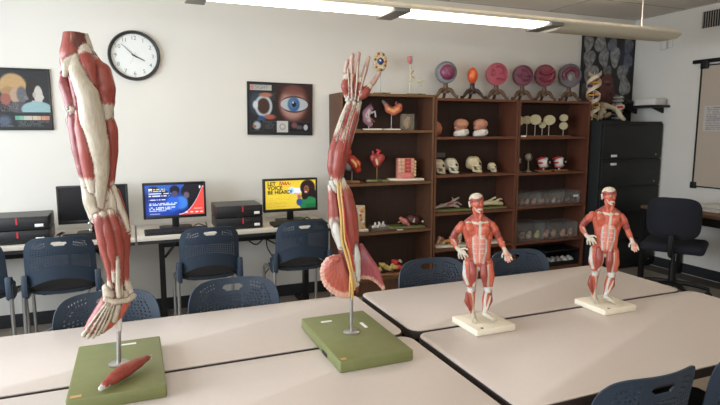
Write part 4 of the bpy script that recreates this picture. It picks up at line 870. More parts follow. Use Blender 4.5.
def office_chair():
    t = thing('office_chair', 'black swivel office chair with five-star base near the right wall', 'chair', (4.46, 3.42, 0), radians(-58))
    # backrest: rounded slab, curved
    def slab(cx, cy, cz, w_, h_, th, bend, lean, m, name, n=5.0):
        b = MB(); NX, NZ = 14, 12; F, Bk = {}, {}
        for i in range(NX + 1):
            for j in range(NZ + 1):
                s_, t_ = -1 + 2 * i / NX, -1 + 2 * j / NZ; mx = max(abs(s_), abs(t_)); k = 1 if mx == 0 else mx / ((abs(s_) ** n + abs(t_) ** n) ** (1 / n))
                s2, t2 = s_ * k, t_ * k; e = (1 - mx ** 6)
                x = cx + s2 * w_ / 2; z = cz + t2 * h_ / 2; y = cy + bend * s2 * s2 - lean * (z - cz)
                F[i, j] = b.bm.verts.new((x, y + th / 2 * e, z)); Bk[i, j] = F[i, j] if mx == 1 else b.bm.verts.new((x, y - th / 2 * e, z))
        for i in range(NX):
            for j in range(NZ):
                b.bm.faces.new((F[i, j], F[i, j + 1], F[i + 1, j + 1], F[i + 1, j])); b.bm.faces.new((Bk[i, j], Bk[i + 1, j], Bk[i + 1, j + 1], Bk[i, j + 1]))
        return b.obj(name, m, t)
    slab(0, -.25, .735, .42, .37, .075, .05, .16, M['fabric'], 'backrest', 4)
    b = MB(); b.box(-.25, -.23, .425, .25, .25, .50, bev=.035, seg=4); b.obj('seat', M['fabric'], t)
    MB().tube([(0, -.30, .60), (0, -.29, .46), (0, -.2, .40), (0, 0, .39)], .022, 8).obj('back_bracket', M['plastic'], t)
    MB().cyl((0, 0, .09), (0, 0, .30), .028, 16).cyl((0, 0, .30), (0, 0, .42), .018, 16).obj('gas_lift', M['blackmetal'], t)
    for k in range(5):
        a = 2 * pi * k / 5 + .3; d = Vector((cos(a), sin(a), 0))
        l = MB().tube([d * .02 + Vector((0, 0, .12)), d * .16 + Vector((0, 0, .11)), d * .30 + Vector((0, 0, .075))], [.024, .016], 8).obj('base_leg', M['plastic'], t)
        p = d * .30; n = Vector((-d.y, d.x, 0))
        MB().cyl(p + n * .008 + Vector((0, 0, .027)), p + n * .024 + Vector((0, 0, .027)), .026, 14).cyl(p - n * .008 + Vector((0, 0, .027)), p - n * .024 + Vector((0, 0, .027)), .026, 14).cyl(p + Vector((0, 0, .02)), p + Vector((0, 0, .075)), .008, 8).obj('caster', M['plastic'], l)
office_chair()

# ---------------------------------------------------------------- tables in the foreground
def rrect(x0, y0, x1, y1, r, n=6):
    P = []
    for cx, cy, a0 in ((x1 - r, y0 + r, -90), (x1 - r, y1 - r, 0), (x0 + r, y1 - r, 90), (x0 + r, y0 + r, 180)):
        for k in range(n + 1): a = radians(a0 + 90 * k / n); P.append((cx + r * cos(a), cy + r * sin(a)))
    return P
def table(x0, y0, x1, y1, label):
    t = thing('classroom_table', label, 'table', ((x0 + x1) / 2, (y0 + y1) / 2, 0), 0, 'white-topped tables pushed together in a block')
    hx, hy = (x1 - x0) / 2, (y1 - y0) / 2
    MB().prism(rrect(-hx + .0025, -hy + .0025, hx - .0025, hy - .0025, .045), .7365, .74, bev=.001).obj('table_top', M['laminate'], t)
    MB().prism(rrect(-hx, -hy, hx, hy, .047), .706, .7364, bev=.003).obj('edge_band', M['edge'], t)
    for sx in (-1, 1):
        x = sx * (hx - .08)
        MB().box(x - .02, -.025, .04, x + .02, .025, .68).obj('leg', M['blackmetal'], t)
        MB().box(x - .025, -hy + .04, .012, x + .025, hy - .04, .042, bev=.008).obj('foot', M['blackmetal'], t)
        MB().box(x - .03, -hy + .08, .68, x + .03, hy - .08, .7055).obj('top_plate', M['blackmetal'], t)
        for sy in (-1, 1): MB().cyl((x, sy * (hy - .07), .001), (x, sy * (hy - .07), .013), .02, 12).obj('glide', M['plastic'], t)
    MB().box(-hx + .08, -.012, .60, hx - .08, .012, .66).obj('stretcher', M['blackmetal'], t)
GX = .925; YM = 1.757; YR = 2.30
table(-.56, YM + .009, GX - .014, YR, 'white-topped table in the far row carrying no figures, behind the leg model')
table(GX + .014, YM + .009, 2.385, YR, 'white-topped table in the far row behind the two muscle figures')
table(-.56, 1.135, GX - .014, YM - .009, 'white-topped table in the near row on the left, under the fronts of the green boards')
table(GX + .014, 1.135, 2.42, YM - .009, 'white-topped table in the near row on the right, in front of the two muscle figures')
table(-2.0, YM + .009, -.575, YR, 'white-topped far-row table running out of the frame on the left')
table(-2.0, 1.135, -.575, YM - .009, 'white-topped near-row table running out of the frame on the left')

# ---------------------------------------------------------------- stacking chairs with perforated backs
def chair_back_mesh():
    bm = bmesh.new(); NX, NZ = 26, 19; n = 4.5
    def P(s_, t_):           # s,t in [-1,1] -> curved rounded sheet, bottom flares into the arms
        mx = max(abs(s_), abs(t_))
        tt = max(t_, 0.0); m2 = max(abs(s_), tt)
        k = 1 if m2 == 0 else m2 / ((abs(s_) ** n + tt ** n) ** (1 / n))
        s2 = s_ * k; t2 = t_ * k if t_ > 0 else t_
        hw = .196 + .006 * (1 - t2) * .5 + (.018 * max(0, (-t2 - .35) / .65) ** 2)
        x = s2 * hw
        zb = .565 - .075 * s_ * s_ ** 1 if False else .575 - .085 * (abs(s_) ** 2.2)
        zt = .845
        f = (t2 + 1) / 2; z = zb + (zt - zb) * f
        y = -.245 + .055 * s2 * s2 - .16 * (z - .55)
        return Vector((x, y, z))
    V = {}
    def g(i, j):
        if (i, j) not in V:
            ii, jj = {(NX // 2 - 3, 15): (NX / 2 - 2.1, 15.45), (NX // 2 + 3, 15): (NX / 2 + 2.1, 15.45), (NX // 2 - 3, 17): (NX / 2 - 2.6, 16.75), (NX // 2 + 3, 17): (NX / 2 + 2.6, 16.75)}.get((i, j), (i, j))
            V[i, j] = bm.verts.new(P(-1 + 2 * ii / NX, -1 + 2 * jj / NZ))
        return V[i, j]
    for i in range(NX):
        for j in range(NZ):
            ci = abs(i + .5 - NX / 2)
            if j in (15, 16) and ci < 3: continue           # hand-hold slot
            q = [g(i, j), g(i + 1, j), g(i + 1, j + 1), g(i, j + 1)]
            hole = 2 <= i < NX - 2 and 6 <= j < NZ - 1 and not (14 <= j <= 17 and ci < 5)
            if not hole: bm.faces.new(q); continue
            c = sum((v.co for v in q), Vector()) / 4
            mid = [(q[k].co + q[(k + 1) % 4].co) / 2 for k in range(4)]
            h = [bm.verts.new(c + (m_ - c) * .60) for m_ in mid]          # diamond-shaped hole
            for k in range(4):
                a, b_ = h[k - 1], h[k]; bm.faces.new((q[k], b_, a)); bm.faces.new((q[k], q[(k + 1) % 4], b_))
    bmesh.ops.recalc_face_normals(bm, faces=bm.faces)
    me = bpy.data.meshes.new('backrest'); 
    r = bmesh.ops.solidify(bm, geom=list(bm.faces), thickness=.006)
    bm.to_mesh(me); bm.free(); me.materials.append(M['chair'])
    me.polygons.foreach_set('use_smooth', [True] * len(me.polygons)); me.set_sharp_from_angle(angle=radians(38))
    return me
def make_chair(label, group):
    t = thing('stacking_chair', label, 'chair', (0, 0, 0), 0, group)
    link('backrest', chair_back_mesh(), t)
    # seat shell: shallow dish
    b = MB(); NX, NY = 14, 12; A, B_ = {}, {}
    for i in range(NX + 1):
        for j in range(NY + 1):
            s_, t_ = -1 + 2 * i / NX, -1 + 2 * j / NY; mx = max(abs(s_), abs(t_)); k = 1 if mx == 0 else mx / ((abs(s_) ** 4 + abs(t_) ** 4) ** .25)
            s2, t2 = s_ * k, t_ * k; z = .455 + .022 * s2 * s2 - .012 * t2 + (.02 * max(0, -t2) ** 2) - (.03 * max(0, t2) ** 4)
            A[i, j] = b.bm.verts.new((s2 * .200, t2 * .215 + .005, z)); B_[i, j] = b.bm.verts.new((s2 * .193, t2 * .208 + .005, z - .018 - .012 * (1 - mx * mx)))
    for i in range(NX):
        for j in range(NY):
            b.bm.faces.new((A[i, j], A[i + 1, j], A[i + 1, j + 1], A[i, j + 1])); b.bm.faces.new((B_[i, j], B_[i, j + 1], B_[i + 1, j + 1], B_[i + 1, j]))
    ed = [(i, 0) for i in range(NX)] + [(NX, j) for j in range(NY)] + [(i, NY) for i in range(NX, 0, -1)] + [(0, j) for j in range(NY, 0, -1)]
    for p, q in zip(ed, ed[1:] + ed[:1]): b.bm.faces.new((A[p], B_[p], B_[q], A[q]))
    b.obj('seat', M['chair'], t)
    MB().prism(rrect(-.178, -.19, .178, .19, .07), .466, .50, bev=.014).obj('cushion', M['cushion'], t)
    for s_ in (-1, 1):
        x = s_ * .203
        MB().prism([(-.235, .475), (-.195, .455), (-.10, .455), (-.06, .475), (-.06, .50), (-.13, .53), (-.175, .60), (-.225, .61), (-.238, .585)], x - .017, x + .017, axis='x', bev=.006).obj('arm_socket', M['chair'], t)
        MB().tube([(x + s_ * .008, -.215, .56), (x + s_ * .010, -.225, .40), (x + s_ * .014, -.245, .0)], .0115, 10).obj('leg', M['chrome'], t)
        MB().tube([(x + s_ * .006, -.10, .48), (x + s_ * .008, .0, .462), (x + s_ * .009, .15, .44), (x + s_ * .012, .20, .36), (x + s_ * .014, .225, .0)], .0115, 10).obj('leg', M['chrome'], t)
    MB().tube([(-.214, .13, .435), (-.15, .13, .425), (.15, .13, .425), (.214, .13, .435)], .009, 8).obj('crossbar', M['chrome'], t)
    return t
GA, GB, GC = 'blue perforated chairs in front of the computer desks', 'blue perforated chairs tucked behind the tables', 'blue perforated chairs at the near edge of the tables'
ch0 = make_chair('', GA)
spots = [
    ('blue perforated chair in front of the dark monitor, left of the leg model', GA, -.463, 4.03, 2),
    ('blue perforated chair in front of the monitor showing a blue and red picture', GA, .448, 4.02, 0),
    ('blue perforated chair in front of the yellow-screened monitor, behind the arm model', GA, 1.115, 4.02, -2),
    ('blue perforated chair cut by the left frame edge', GA, -.945, 4.02, 0),
    ('blue perforated chair behind the far table, half hidden by the foot of the leg model', GB, -.128, 2.115, 180),
    ('blue perforated chair behind the far table, between the leg and arm models', GB, .375, 2.125, 180),
    ('blue perforated chair behind the far table, just right of the arm model', GB, 1.36, 2.12, 180),
    ('blue perforated chair behind the far table, between the two muscle figures', GB, 1.89, 2.12, 180),
    ('blue perforated chair at the near table edge, wholly in view at lower right', GC, 1.29, 1.27, 0),
    ('blue perforated chair cut off by the lower right corner of the frame', GC, 1.80, 1.27, -4),
]
for i, (lb, gp, x, y, a) in enumerate(spots):
    o = ch0 if i == 0 else copy_tree(ch0)
    o.location = (x, y, .001); o.rotation_euler = (0, 0, radians(a)); o['label'] = lb; o['group'] = gp

# ---------------------------------------------------------------- computer desks
def desk(x0, x1, label):
    t = thing('computer_desk', label, 'desk', ((x0 + x1) / 2, 0, 0), 0, 'computer desks along the back wall')
    h = (x1 - x0) / 2; y0, y1 = 4.13, 4.69
    MB().prism([(-h, y0), (h, y0), (h, y1), (-h, y1)], .705, .737, bev=.004).obj('desk_top', M['laminate2'], t)
    MB().box(-h + .004, y0 + .012, .680, h - .004, y1, .7045).obj('top_underside', M['deskedge'], t)
    for s_ in (-1, 1):
        x = s_ * (h - .17)
        MB().box(x - .02, 4.36, .03, x + .02, 4.42, .679).obj('leg', M['blackmetal'], t)
        MB().box(x - .025, 4.15, .002, x + .025, 4.66, .035, bev=.008).obj('foot', M['blackmetal'], t)
        MB().tube([(x - s_ * .02, 4.39, .52), (x - s_ * .15, 4.39, .678)], .010, 8, smooth=False).obj('brace', M['blackmetal'], t)
    MB().box(-h + .17, 4.385, .60, h - .17, 4.395, .678).obj('rail', M['blackmetal'], t)
    return t
desk(-.01, 1.47, 'computer desk with the two lit monitors, against the back wall')
desk(-1.50, -.02, 'computer desk with the dark monitor, on the left against the back wall')
DZ = .7375
def monitor(x, y, rz, label, w_, h_, fn, nx=0, ny=0):
    t = thing('monitor', label, 'monitor', (x, y, DZ), radians(rz)); zc = .08 + h_ / 2
    b = MB(); W, H, f = w_ / 2, h_ / 2, .016
    b.box(-W, -.014, zc - H, W, .028, zc + H, bev=.005)
    b.obj('housing', M['plastic'], t)
    b = MB(); b.box(-W, -.020, zc - H, -W + f, -.0141, zc + H, bev=.0015).box(W - f, -.020, zc - H, W, -.0141, zc + H, bev=.0015).box(-W + f, -.020, zc + H - f, W - f, -.0141, zc + H, bev=.0015).box(-W + f, -.020, zc - H, W - f, -.0141, zc - H + f * 1.5, bev=.0015); b.obj('bezel', M['plastic'], t)
    if fn is None: MB().box(-W + f, -.0165, zc - H + f * 1.5, W - f, -.0142, zc + H - f).obj('screen', M['screenoff'], t)
    else: picture('screen', w_ - 2 * f, h_ - 2.5 * f, nx, ny, fn, M['screen'], t, (0, -.0155, zc + f * .25), (0, 0, 0))
    MB().box(-.025, .0, .01, .025, .04, zc, bev=.006).obj('stand_neck', M['plastic'], t)
    MB().prism(rrect(-.12, -.085, .12, .09, .03), .0, .012, bev=.003).obj('stand_foot', M['plastic'], t)
    return t, zc
def scr_blue(u, v):
    im = np.zeros(u.shape + (3,)) + (24, 38, 104)
    im = blend(im, (40, 84, 170), ell(u, v, .3, .95, .5, .25, .6)); im = blend(im, (30, 60, 150), ell(u, v, .25, .2, .3, .3, .5))
    im = blend(im, (14, 18, 44), ell(u, v, .14, .86, .09, .09, .3)); im = blend(im, (18, 22, 52), ell(u, v, .32, .72, .07, .10, .3))
    im = blend(im, (58, 116, 196), ell(u, v, .60, .40, .13, .22, .3)); im = blend(im, (40, 88, 190), ell(u, v, .46, .38, .12, .25, .3))
    im = blend(im, (16, 16, 34), ell(u, v, .50, .82, .085, .15, .15)); im = blend(im, (72, 66, 88), ell(u, v, .50, .70, .05, .10, .25))
    im = blend(im, (18, 18, 26), (u > .66).astype(float) * (1 - ell(u, v, .66, .3, .06, .4, .2)))
    im = blend(im, (18, 16, 26), ell(u, v, .70, .78, .09, .18, .15)); im = blend(im, (92, 80, 96), ell(u, v, .70, .64, .05, .11, .3))
    curve = .04 + .9 * np.clip((u - .56) / .42, 0, 1) ** 2.1 ; edge = np.abs(v - (curve - .02)) < .012
    im = blend(im, (222, 70, 62), ((v < curve - .02) & (u > .56)).astype(float)); im = blend(im, (186, 190, 210), (edge & (u > .56)).astype(float))
    for (y, x1, c) in ((.86, .34, (236, 216, 60)), (.80, .34, (236, 216, 60)), (.72, .44, (220, 226, 240)), (.645, .40, (220, 226, 240)), (.52, .34, (220, 226, 240)), (.40, .56, (200, 210, 238)), (.355, .50, (200, 210, 238)), (.265, .50, (200, 210, 238)), (.215, .44, (200, 210, 238)), (.16, .36, (190, 200, 228)), (.06, .24, (150, 160, 190))):
        im = blend(im, c, rect(u, v, .06, y - .018, x1, y + .018) * (hsh(u, np.zeros_like(v), 58, y) > .22) * .88)
    im = blend(im, (232, 234, 240), rect(u, v, .06, .84, .12, .88))
    for cx in (.69, .78, .87, .95): im = blend(im, (236, 226, 224), ell(u, v, cx, .075, .028, .024, .2) * .85)
    im = blend(im, (240, 214, 208), rect(u, v, .82, .18, .97, .205) * .6); im = blend(im, (230, 236, 240), ell(u, v, .935, .90, .014, .05, .3))
    return im
def scr_yellow(u, v):
    im = np.zeros(u.shape + (3,)) + (212, 184, 60)
    im = blend(im, (200, 208, 210), ell(u, v, .52, .64, .075, .13, .15)); im = blend(im, (150, 190, 214), ell(u, v, .52, .64, .04, .08, .3)); im = blend(im, (206, 150, 150), ell(u, v, .62, .56, .05, .12, .2))
    im = blend(im, (214, 220, 226), rect(u, v, .56, .56, .74, .72))
    im = blend(im, (36, 24, 28), ell(u, v, .84, .72, .15, .28, .1)); im = blend(im, (30, 20, 24), ell(u, v, .93, .45, .09, .25, .15))
    im = blend(im, (36, 112, 66), ell(u, v, .86, .14, .19, .26, .08)); im = blend(im, (36, 24, 28), ell(u, v, .78, .44, .07, .14, .2)); im = blend(im, (30, 92, 56), rect(u, v, .80, .0, 1, .14))
    im = blend(im, (122, 74, 58), ell(u, v, .815, .66, .055, .15, .12)); im = blend(im, (226, 220, 212), ell(u, v, .80, .57, .022, .018, .3)); im = blend(im, (60, 30, 30), ell(u, v, .81, .69, .03, .012, .3))
    im = blend(im, (46, 70, 128), ell(u, v, .67, .22, .06, .13, .15)); im = blend(im, (140, 96, 78), ell(u, v, .665, .40, .035, .09, .2))
    for y in (.38, .33, .24, .19, .09):
        im = blend(im, (120, 108, 40), rect(u, v, .05, y - .008, .50, y + .008) * (hsh(u, np.zeros_like(v), 70, y) > .3) * .7)
    return im
monitor(-.29, 4.43, 1, 'dark switched-off monitor behind the leg model', .47, .275, None)
t, zc = monitor(.275, 4.43, 0, 'monitor showing a blue and red picture with people and small writing', .46, .275, scr_blue, 170, 100)
t, zc = monitor(1.19, 4.43, 0, 'monitor with a yellow screen reading LET THE VOICE BE HEARD', .46, .275, scr_yellow, 170, 100)
blk = mat('screen_black_lettering', (22, 18, 20), .5); rdl = mat('screen_red_lettering', (206, 52, 40), .5)
for tx, x, z, s_ in (('LET', -.195, .082, .043), ('VOICE', -.195, .048, .043), ('BE HEARD!', -.195, .012, .043)):
    text_mesh(tx, s_, blk, 'lettering', t, (x, -.0162, zc + z), (radians(90), 0, 0), .0002, bold=.0011)
b = MB(); b.tube([(-.095, -.0166, zc + .082), (-.088, -.0166, zc + .116), (-.078, -.0166, zc + .084), (-.066, -.0166, zc + .112), (-.058, -.0166, zc + .086), (-.044, -.0166, zc + .11), (-.040, -.0166, zc + .084), (-.022, -.0166, zc + .108), (-.018, -.0166, zc + .088), (.0, -.0166, zc + .096)], .003, 6)
b.obj('red_scribble', rdl, t)
def keyboard(x, y, rz, label):
    t = thing('keyboard', label, 'keyboard', (x, y, DZ), radians(rz))
    MB().prism([(-.075, 0), (.075, 0), (.075, .024), (-.075, .012)], -.222, .222, axis='x', mt=None, bev=.003).obj('keyboard_body', M['plastic'], t)
    # rows of keys, one mesh per row
    for r in range(5):
        b = MB(); yy = -.056 + r * .0245; z = .0135 + (r + .5) * .0245 / .15 * .012 + .0012
        xs = -.21
        while xs < .205:
            wk = .0165 if not (r == 0 and -.12 < xs < .0) else .10
            if abs(xs + wk / 2 - .105) > .006 and abs(xs + wk / 2 - .15) > .004: b.box(xs, yy - .0095, z - .001, xs + wk, yy + .0095, z + .005)
            xs += wk + .0028
        b.obj('key_row', M['keys'], t, smooth=False)['kind'] = 'stuff'
    return t
keyboard(-.27, 4.24, 0, 'black keyboard in front of the dark monitor')
keyboard(.265, 4.235, 1, 'black keyboard in front of the monitor with the blue picture')
keyboard(1.20, 4.225, 0, 'black keyboard in front of the yellow-screened monitor')
def computer(x, y, z, label, w_=.38):
    t = thing('desktop_computer', label, 'computer', (x, y, z), 0, 'black desktop computers stacked in pairs'); W = w_ / 2
    MB().box(-W, -.14, .004, W, .15, .088, bev=.004).obj('case', M['pc'], t)
    MB().box(-W + .002, -.139, .0885, W - .002, .149, .0905).obj('lid', M['pctop'], t)
    f = MB().box(-W, -.152, .004, W, -.1405, .09, bev=.004).obj('front_panel', M['plastic'], t)
    MB().box(-.004 + W * .12, -.1555, .042, .006 + W * .12, -.1525, .085).obj('red_stripe', M['redp'], f)
    MB().box(W * .62, -.1545, .022, W * .86, -.1525, .042, bev=.0005).obj('sticker', M['label'], f)
    MB().box(W * .2, -.1535, .060, W * .9, -.1525, .072).obj('disc_slot', M['keys'], f)
    g = MB()
    for k in range(4): g.box(W * (.22 + k * .09), -.1535, .03, W * (.22 + k * .09) + .009, -.1525, .036)
    g.obj('ports', M['keys'], f)
    for sx in (-1, 1): MB().box(sx * (W - .03) - .015, -.12, 0, sx * (W - .03) + .015, .12, .004).obj('rubber_foot', M['plastic'], t)
computer(.725, 4.33, DZ, 'lower black desktop computer of the stack between the lit monitors', .35)
computer(.725, 4.33, DZ + .091, 'upper black desktop computer of the stack between the lit monitors', .35)
computer(-.765, 4.32, DZ, 'lower black desktop computer of the stack at the left frame edge', .42)
computer(-.765, 4.32, DZ + .091, 'upper black desktop computer of the stack at the left frame edge', .42)
def cable(pts, label, r=.004, m='cable', n=8):
    o = MB().tube(pts, r, n).obj('cable', M[m]); tag(o, label, 'cable'); return o
cable([(.47, 4.30, .742), (.50, 4.36, .743), (.44, 4.42, .760), (.40, 4.36, .743), (.50, 4.42, .742), (.515, 4.6, .742)], 'thin black cable looping beside the keyboard of the blue-picture monitor')
cable([(-.47, 4.30, .742), (-.515, 4.34, .745), (-.50, 4.40, .765), (-.54, 4.42, .742), (-.50, 4.50, .743)], 'thin black cable by the computer stack at left')
cable([(1.24, 4.31, .742), (1.30, 4.33, .775), (1.33, 4.30, .743), (1.30, 4.28, .743)], 'short black cable curl behind the keyboard of the yellow-screened monitor')
cable([(.80, 4.45, .67), (.83, 4.45, .60), (.90, 4.46, .55), (.96, 4.46, .60), (.985, 4.46, .67)], 'black cable hanging in a loop under the desk below the computer stack', .006)
cable([(.92, 4.47, .67), (1.0, 4.48, .58), (1.10, 4.48, .52), (1.22, 4.48, .44), (1.38, 4.5, .34)], 'black cable slanting down under the right desk behind the chair', .006)
cable([(.99, 4.52, .67), (1.06, 4.54, .60), (1.20, 4.54, .55), (1.34, 4.54, .50)], 'upper black cable slanting under the right desk', .005)
cable([(1.02, 4.58, .67), (1.02, 4.6, .50), (1.08, 4.62, .36), (1.0, 4.62, .24), (1.04, 4.62, .14), (.98, 4.6, .008)], 'black cable dropping to the floor behind the chair at the yellow screen', .005)
cable([(-.62, 4.45, .67), (-.66, 4.45, .5), (-.74, 4.45, .42), (-.86, 4.4, .36), (-1.0, 4.4, .3)], 'black cable sagging under the left desk', .007)
cable([(-.50, 4.5, .67), (-.47, 4.5, .42), (-.56, 4.52, .30), (-.68, 4.52, .30), (-.8, 4.5, .40)], 'second black cable curling under the left desk', .006)
cable([(-.30, 4.5, .67), (-.33, 4.5, .40), (-.40, 4.50, .22), (-.56, 4.46, .08), (-.76, 4.42, .012), (-1.1, 4.4, .012)], 'grey cable running down from the left desk and along the floor', .008, 'greycable')
cable([(-.13, 4.55, .67), (-.10, 4.55, .50), (-.14, 4.56, .3), (-.12, 4.56, .012)], 'black cable behind the shin of the leg model', .006)
o = MB().box(-.14, -.03, 0, .14, .03, .045, bev=.006).obj('power_strip', M['plastic'], None, (.90, 4.64, .602)); 
for k in range(4): MB().box(-.11 + k * .06, -.032, .012, -.08 + k * .06, -.0301, .034).obj('socket', M['keys'], o)
tag(o, 'black power strip fixed under the desk below the computers', 'power strip')

# ---------------------------------------------------------------- bookcases
def bookcase(x0, x1, ztop, zs, wd, we, label):
    t = thing('bookcase', label, 'bookcase', ((x0 + x1) / 2, 0, 0), 0, 'tall brown bookcases side by side'); h = (x1 - x0) / 2; y0, y1 = 4.41, 4.705; th = .020
    for s_, nm in ((-1, 'side_panel'), (1, 'side_panel')):
        xa = -h if s_ < 0 else h - th
        sp = MB().box(xa, y0, .001, xa + th, y1, ztop, bev=.001, seg=1).obj(nm, M[wd], t, smooth=False)
        MB().box(xa + .0005, y0 - .002, .001, xa + th - .0005, y0 - .0001, ztop).obj('edge_band', M[we], sp, smooth=False)
    MB().box(-h + th, y1 - .006, .05, h - th, y1, ztop - .02).obj('back_panel', M['back'], t)
    for k, z in enumerate(zs + [ztop - .0125]):
        sh = MB().box(-h + th, y0, z - .0115, h - th, y1 - .0065, z + .0115, bev=.001, seg=1).obj('shelf_board' if k < len(zs) else 'top_board', M[wd], t, smooth=False)
        MB().box(-h + th, y0 - .002, z - .0115, h - th, y0 - .0001, z + .0115).obj('edge_band', M[we], sh, smooth=False)
    MB().box(-h + th, y0 + .02, .001, h - th, y0 + .035, zs[0] - .0125).obj('kick_board', M[wd], t)
    return t
LZ = [.15, .573, 1.014, 1.476]; MZ = [.06, .358, .704, 1.062, 1.414]; RZ = [.06, .352, .715, 1.053, 1.408]
LT, MT = 1.803, 1.778
bookcase(1.632, 2.538, LT, LZ, 'wood', 'woodedge', 'dark brown bookcase on the left, holding the kidney, stomach and hearts')
bookcase(2.546, 3.470, MT, MZ, 'wood2', 'woodedge2', 'red-brown bookcase in the middle, holding brains and skulls')
bookcase(3.478, 4.378, MT, RZ, 'wood2', 'woodedge2', 'red-brown bookcase on the right, holding eyeballs and plastic bins')
S = .0119

# ---------------------------------------------------------------- the two big limb models
def board_mesh(hx, hy, h_): return MB().prism(rrect(-hx, -hy, hx, hy, .006, 3), 0, h_, bev=.004)
TT = .7405
def leg_model():
    t = thing('leg_anatomy_model', 'large leg muscle model on a green board, foot pointing down', 'anatomical model', (-.075, 1.785, 0), 0)
    ang = radians(2.5)
    b = MB(); b.prism(rrect(-.128, -.205, .128, .200, .006, 3), TT, TT + .038, bev=.004).obj('green_board', M['green'], t)
    zb = TT + .0385
    MB().lathe([(.030, zb), (.031, zb + .002), (.028, zb + .004), (.012, zb + .005)], 28).obj('pole_flange', M['steel'], t)
    MB().cyl((0, 0, zb + .004), (.006, .0, .905), .0068, 14).obj('pole', M['steel'], t)
    MB().cyl((.005, 0, .885), (.010, -.002, .955), .0085, 14).obj('pole_sleeve', M['white'], t)
    s = Sculpt((-.155, -.115, .86), (.11, .135, 1.79), .0026)
    for k, p in enumerate(LEG):
        s.add(p[0], p[1], p[3] if len(p) > 3 else None, p[4] if len(p) > 4 else (1, 1, 1), p[2] + ('#%d' % k if 'muscle' in p[2] or 'band' in p[2] else ''))
    s.plane(2, 1.768)
    P = [([(-.055, .0, 1.77, .008)], 'bone'), ([(-.070, -.03, 1.775, .0012), (-.074, -.036, 1.70, .0012)], 'cream')]
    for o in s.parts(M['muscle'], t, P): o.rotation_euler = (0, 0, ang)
    # small metal catches on the shin and hip
    for x, y, z in ((-.052, -.052, 1.232), (-.050, -.052, 1.212), (-.088, -.05, 1.555)):
        MB().ball((x, y, z), .0045, u=10, v=6).cyl((x, y, z), (x + .004, y + .004, z + .014), .0016, 6).obj('metal_catch', M['chrome'], t)
    for pts in ([(-.090, -.02, 1.575), (-.099, -.024, 1.56), (-.092, -.026, 1.54), (-.100, -.022, 1.525), (-.094, -.02, 1.50)], [(.053, -.01, 1.215), (.060, -.012, 1.205), (.055, -.012, 1.190), (.046, -.014, 1.185)]):
        MB().tube(pts, .0016, 6).obj('vessel_loop', M['white'], t)
    MB().box(.0, .150, zb, .05, .162, zb + .0008).obj('white_sticker', M['label'], t)
    MB().box(-.022, .150, zb, -.003, .162, zb + .0008).obj('blue_sticker', mat('teal_sticker', (70, 150, 160), .6, var=.02), t)
    MB().box(.085, .0, zb, .095, .03, zb + .0008).obj('white_sticker', M['label'], t)
    MB().box(-.118, -.195, zb, -.09, -.18, zb + .0006).obj('worn_sticker', mat('tan_sticker', (190, 150, 96), .7, var=.1), t)
    MB().cyl((.03, -.2045, TT + .018), (.03, -.2065, TT + .018), .006, 14).obj('screw', M['green'], t)
leg_model()
def loose():
    s = Sculpt((-.10, -.05, -.03), (.11, .05, .04), .0015)
    s.add([(-.078, .0, -.004, .0065), (-.06, 0, -.001, .010)], 'gcream')
    s.add([(-.065, 0, 0, .010), (-.035, 0, .002, .0165), (.0, 0, .003, .019), (.04, 0, .002, .0155), (.075, 0, .0, .009), (.098, 0, -.003, .0035)], 'red', 'm', scale=(1, 1, .9))
    o = s.obj('loose_muscle', M['muscle'], None, (-.012, 1.668, TT + .038 + .0155), (0, radians(-3), radians(48)))
    o.location = (-.056, 1.664, TT + .038 + .0215); o.scale = (1.16, 1.16, 1.16)
    tag(o, 'loose red calf muscle lying on the green board of the leg model', 'anatomical model')
loose()
def arm_model():
    t = thing('arm_anatomy_model', 'large arm and shoulder muscle model on a green board, hand raised', 'anatomical model', (.69, 1.76, 0), 0)
    ang = radians(-21.3)
    MB().prism(rrect(-.128, -.225, .130, .207, .006, 3), TT, TT + .038, bev=.004).obj('green_board', M['green'], t)
    zb = TT + .0385
    MB().lathe([(.030, zb), (.031, zb + .002), (.028, zb + .004), (.012, zb + .005)], 28).obj('pole_flange', M['steel'], t)
    MB().cyl((0, 0, zb + .004), (-.002, 0, .935), .0062, 14).obj('pole', M['steel'], t)
    s = Sculpt((-.14, -.08, .885), (.15, .09, 1.785), .0024)
    for k, p in enumerate(ARM):
        s.add(p[0], p[1], p[3] if len(p) > 3 else None, p[4] if len(p) > 4 and p[4] else (1, 1, 1), p[2] + ('#%d' % k if ('muscle' in p[2] or 'finger' in p[2]) else ''))
    P = []
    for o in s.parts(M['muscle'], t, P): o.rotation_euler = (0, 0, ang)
    R = Matrix.Rotation(ang, 4, 'Z')
    def tb(nm, pts, r, m): MB().tube([R @ Vector(p) for p in pts], r, 8).obj(nm, M[m], t)
    for p in NERVE: tb(p[1], [q[:3] for q in p[0]], p[0][0][3], p[1])
    MB().prism(rrect(-.022, -.008, .022, .008, .006, 3), zb, zb + .0008, mt=Matrix.Translation((-.05, .135, 0))).obj('white_sticker', M['label'], t)
    MB().box(.06, .02, zb, .072, .075, zb + .0008, rot=None).obj('white_sticker', M['label'], t)
    MB().box(-.118, -.215, zb, -.10, -.20, zb + .0006).obj('worn_sticker', mat('tan_sticker', (190, 150, 96), .7, var=.1), t)
    MB().box(-.1295, -.10, TT + .002, -.1275, -.05, TT + .014).obj('finger_notch', M['blackmetal'], t)
arm_model()

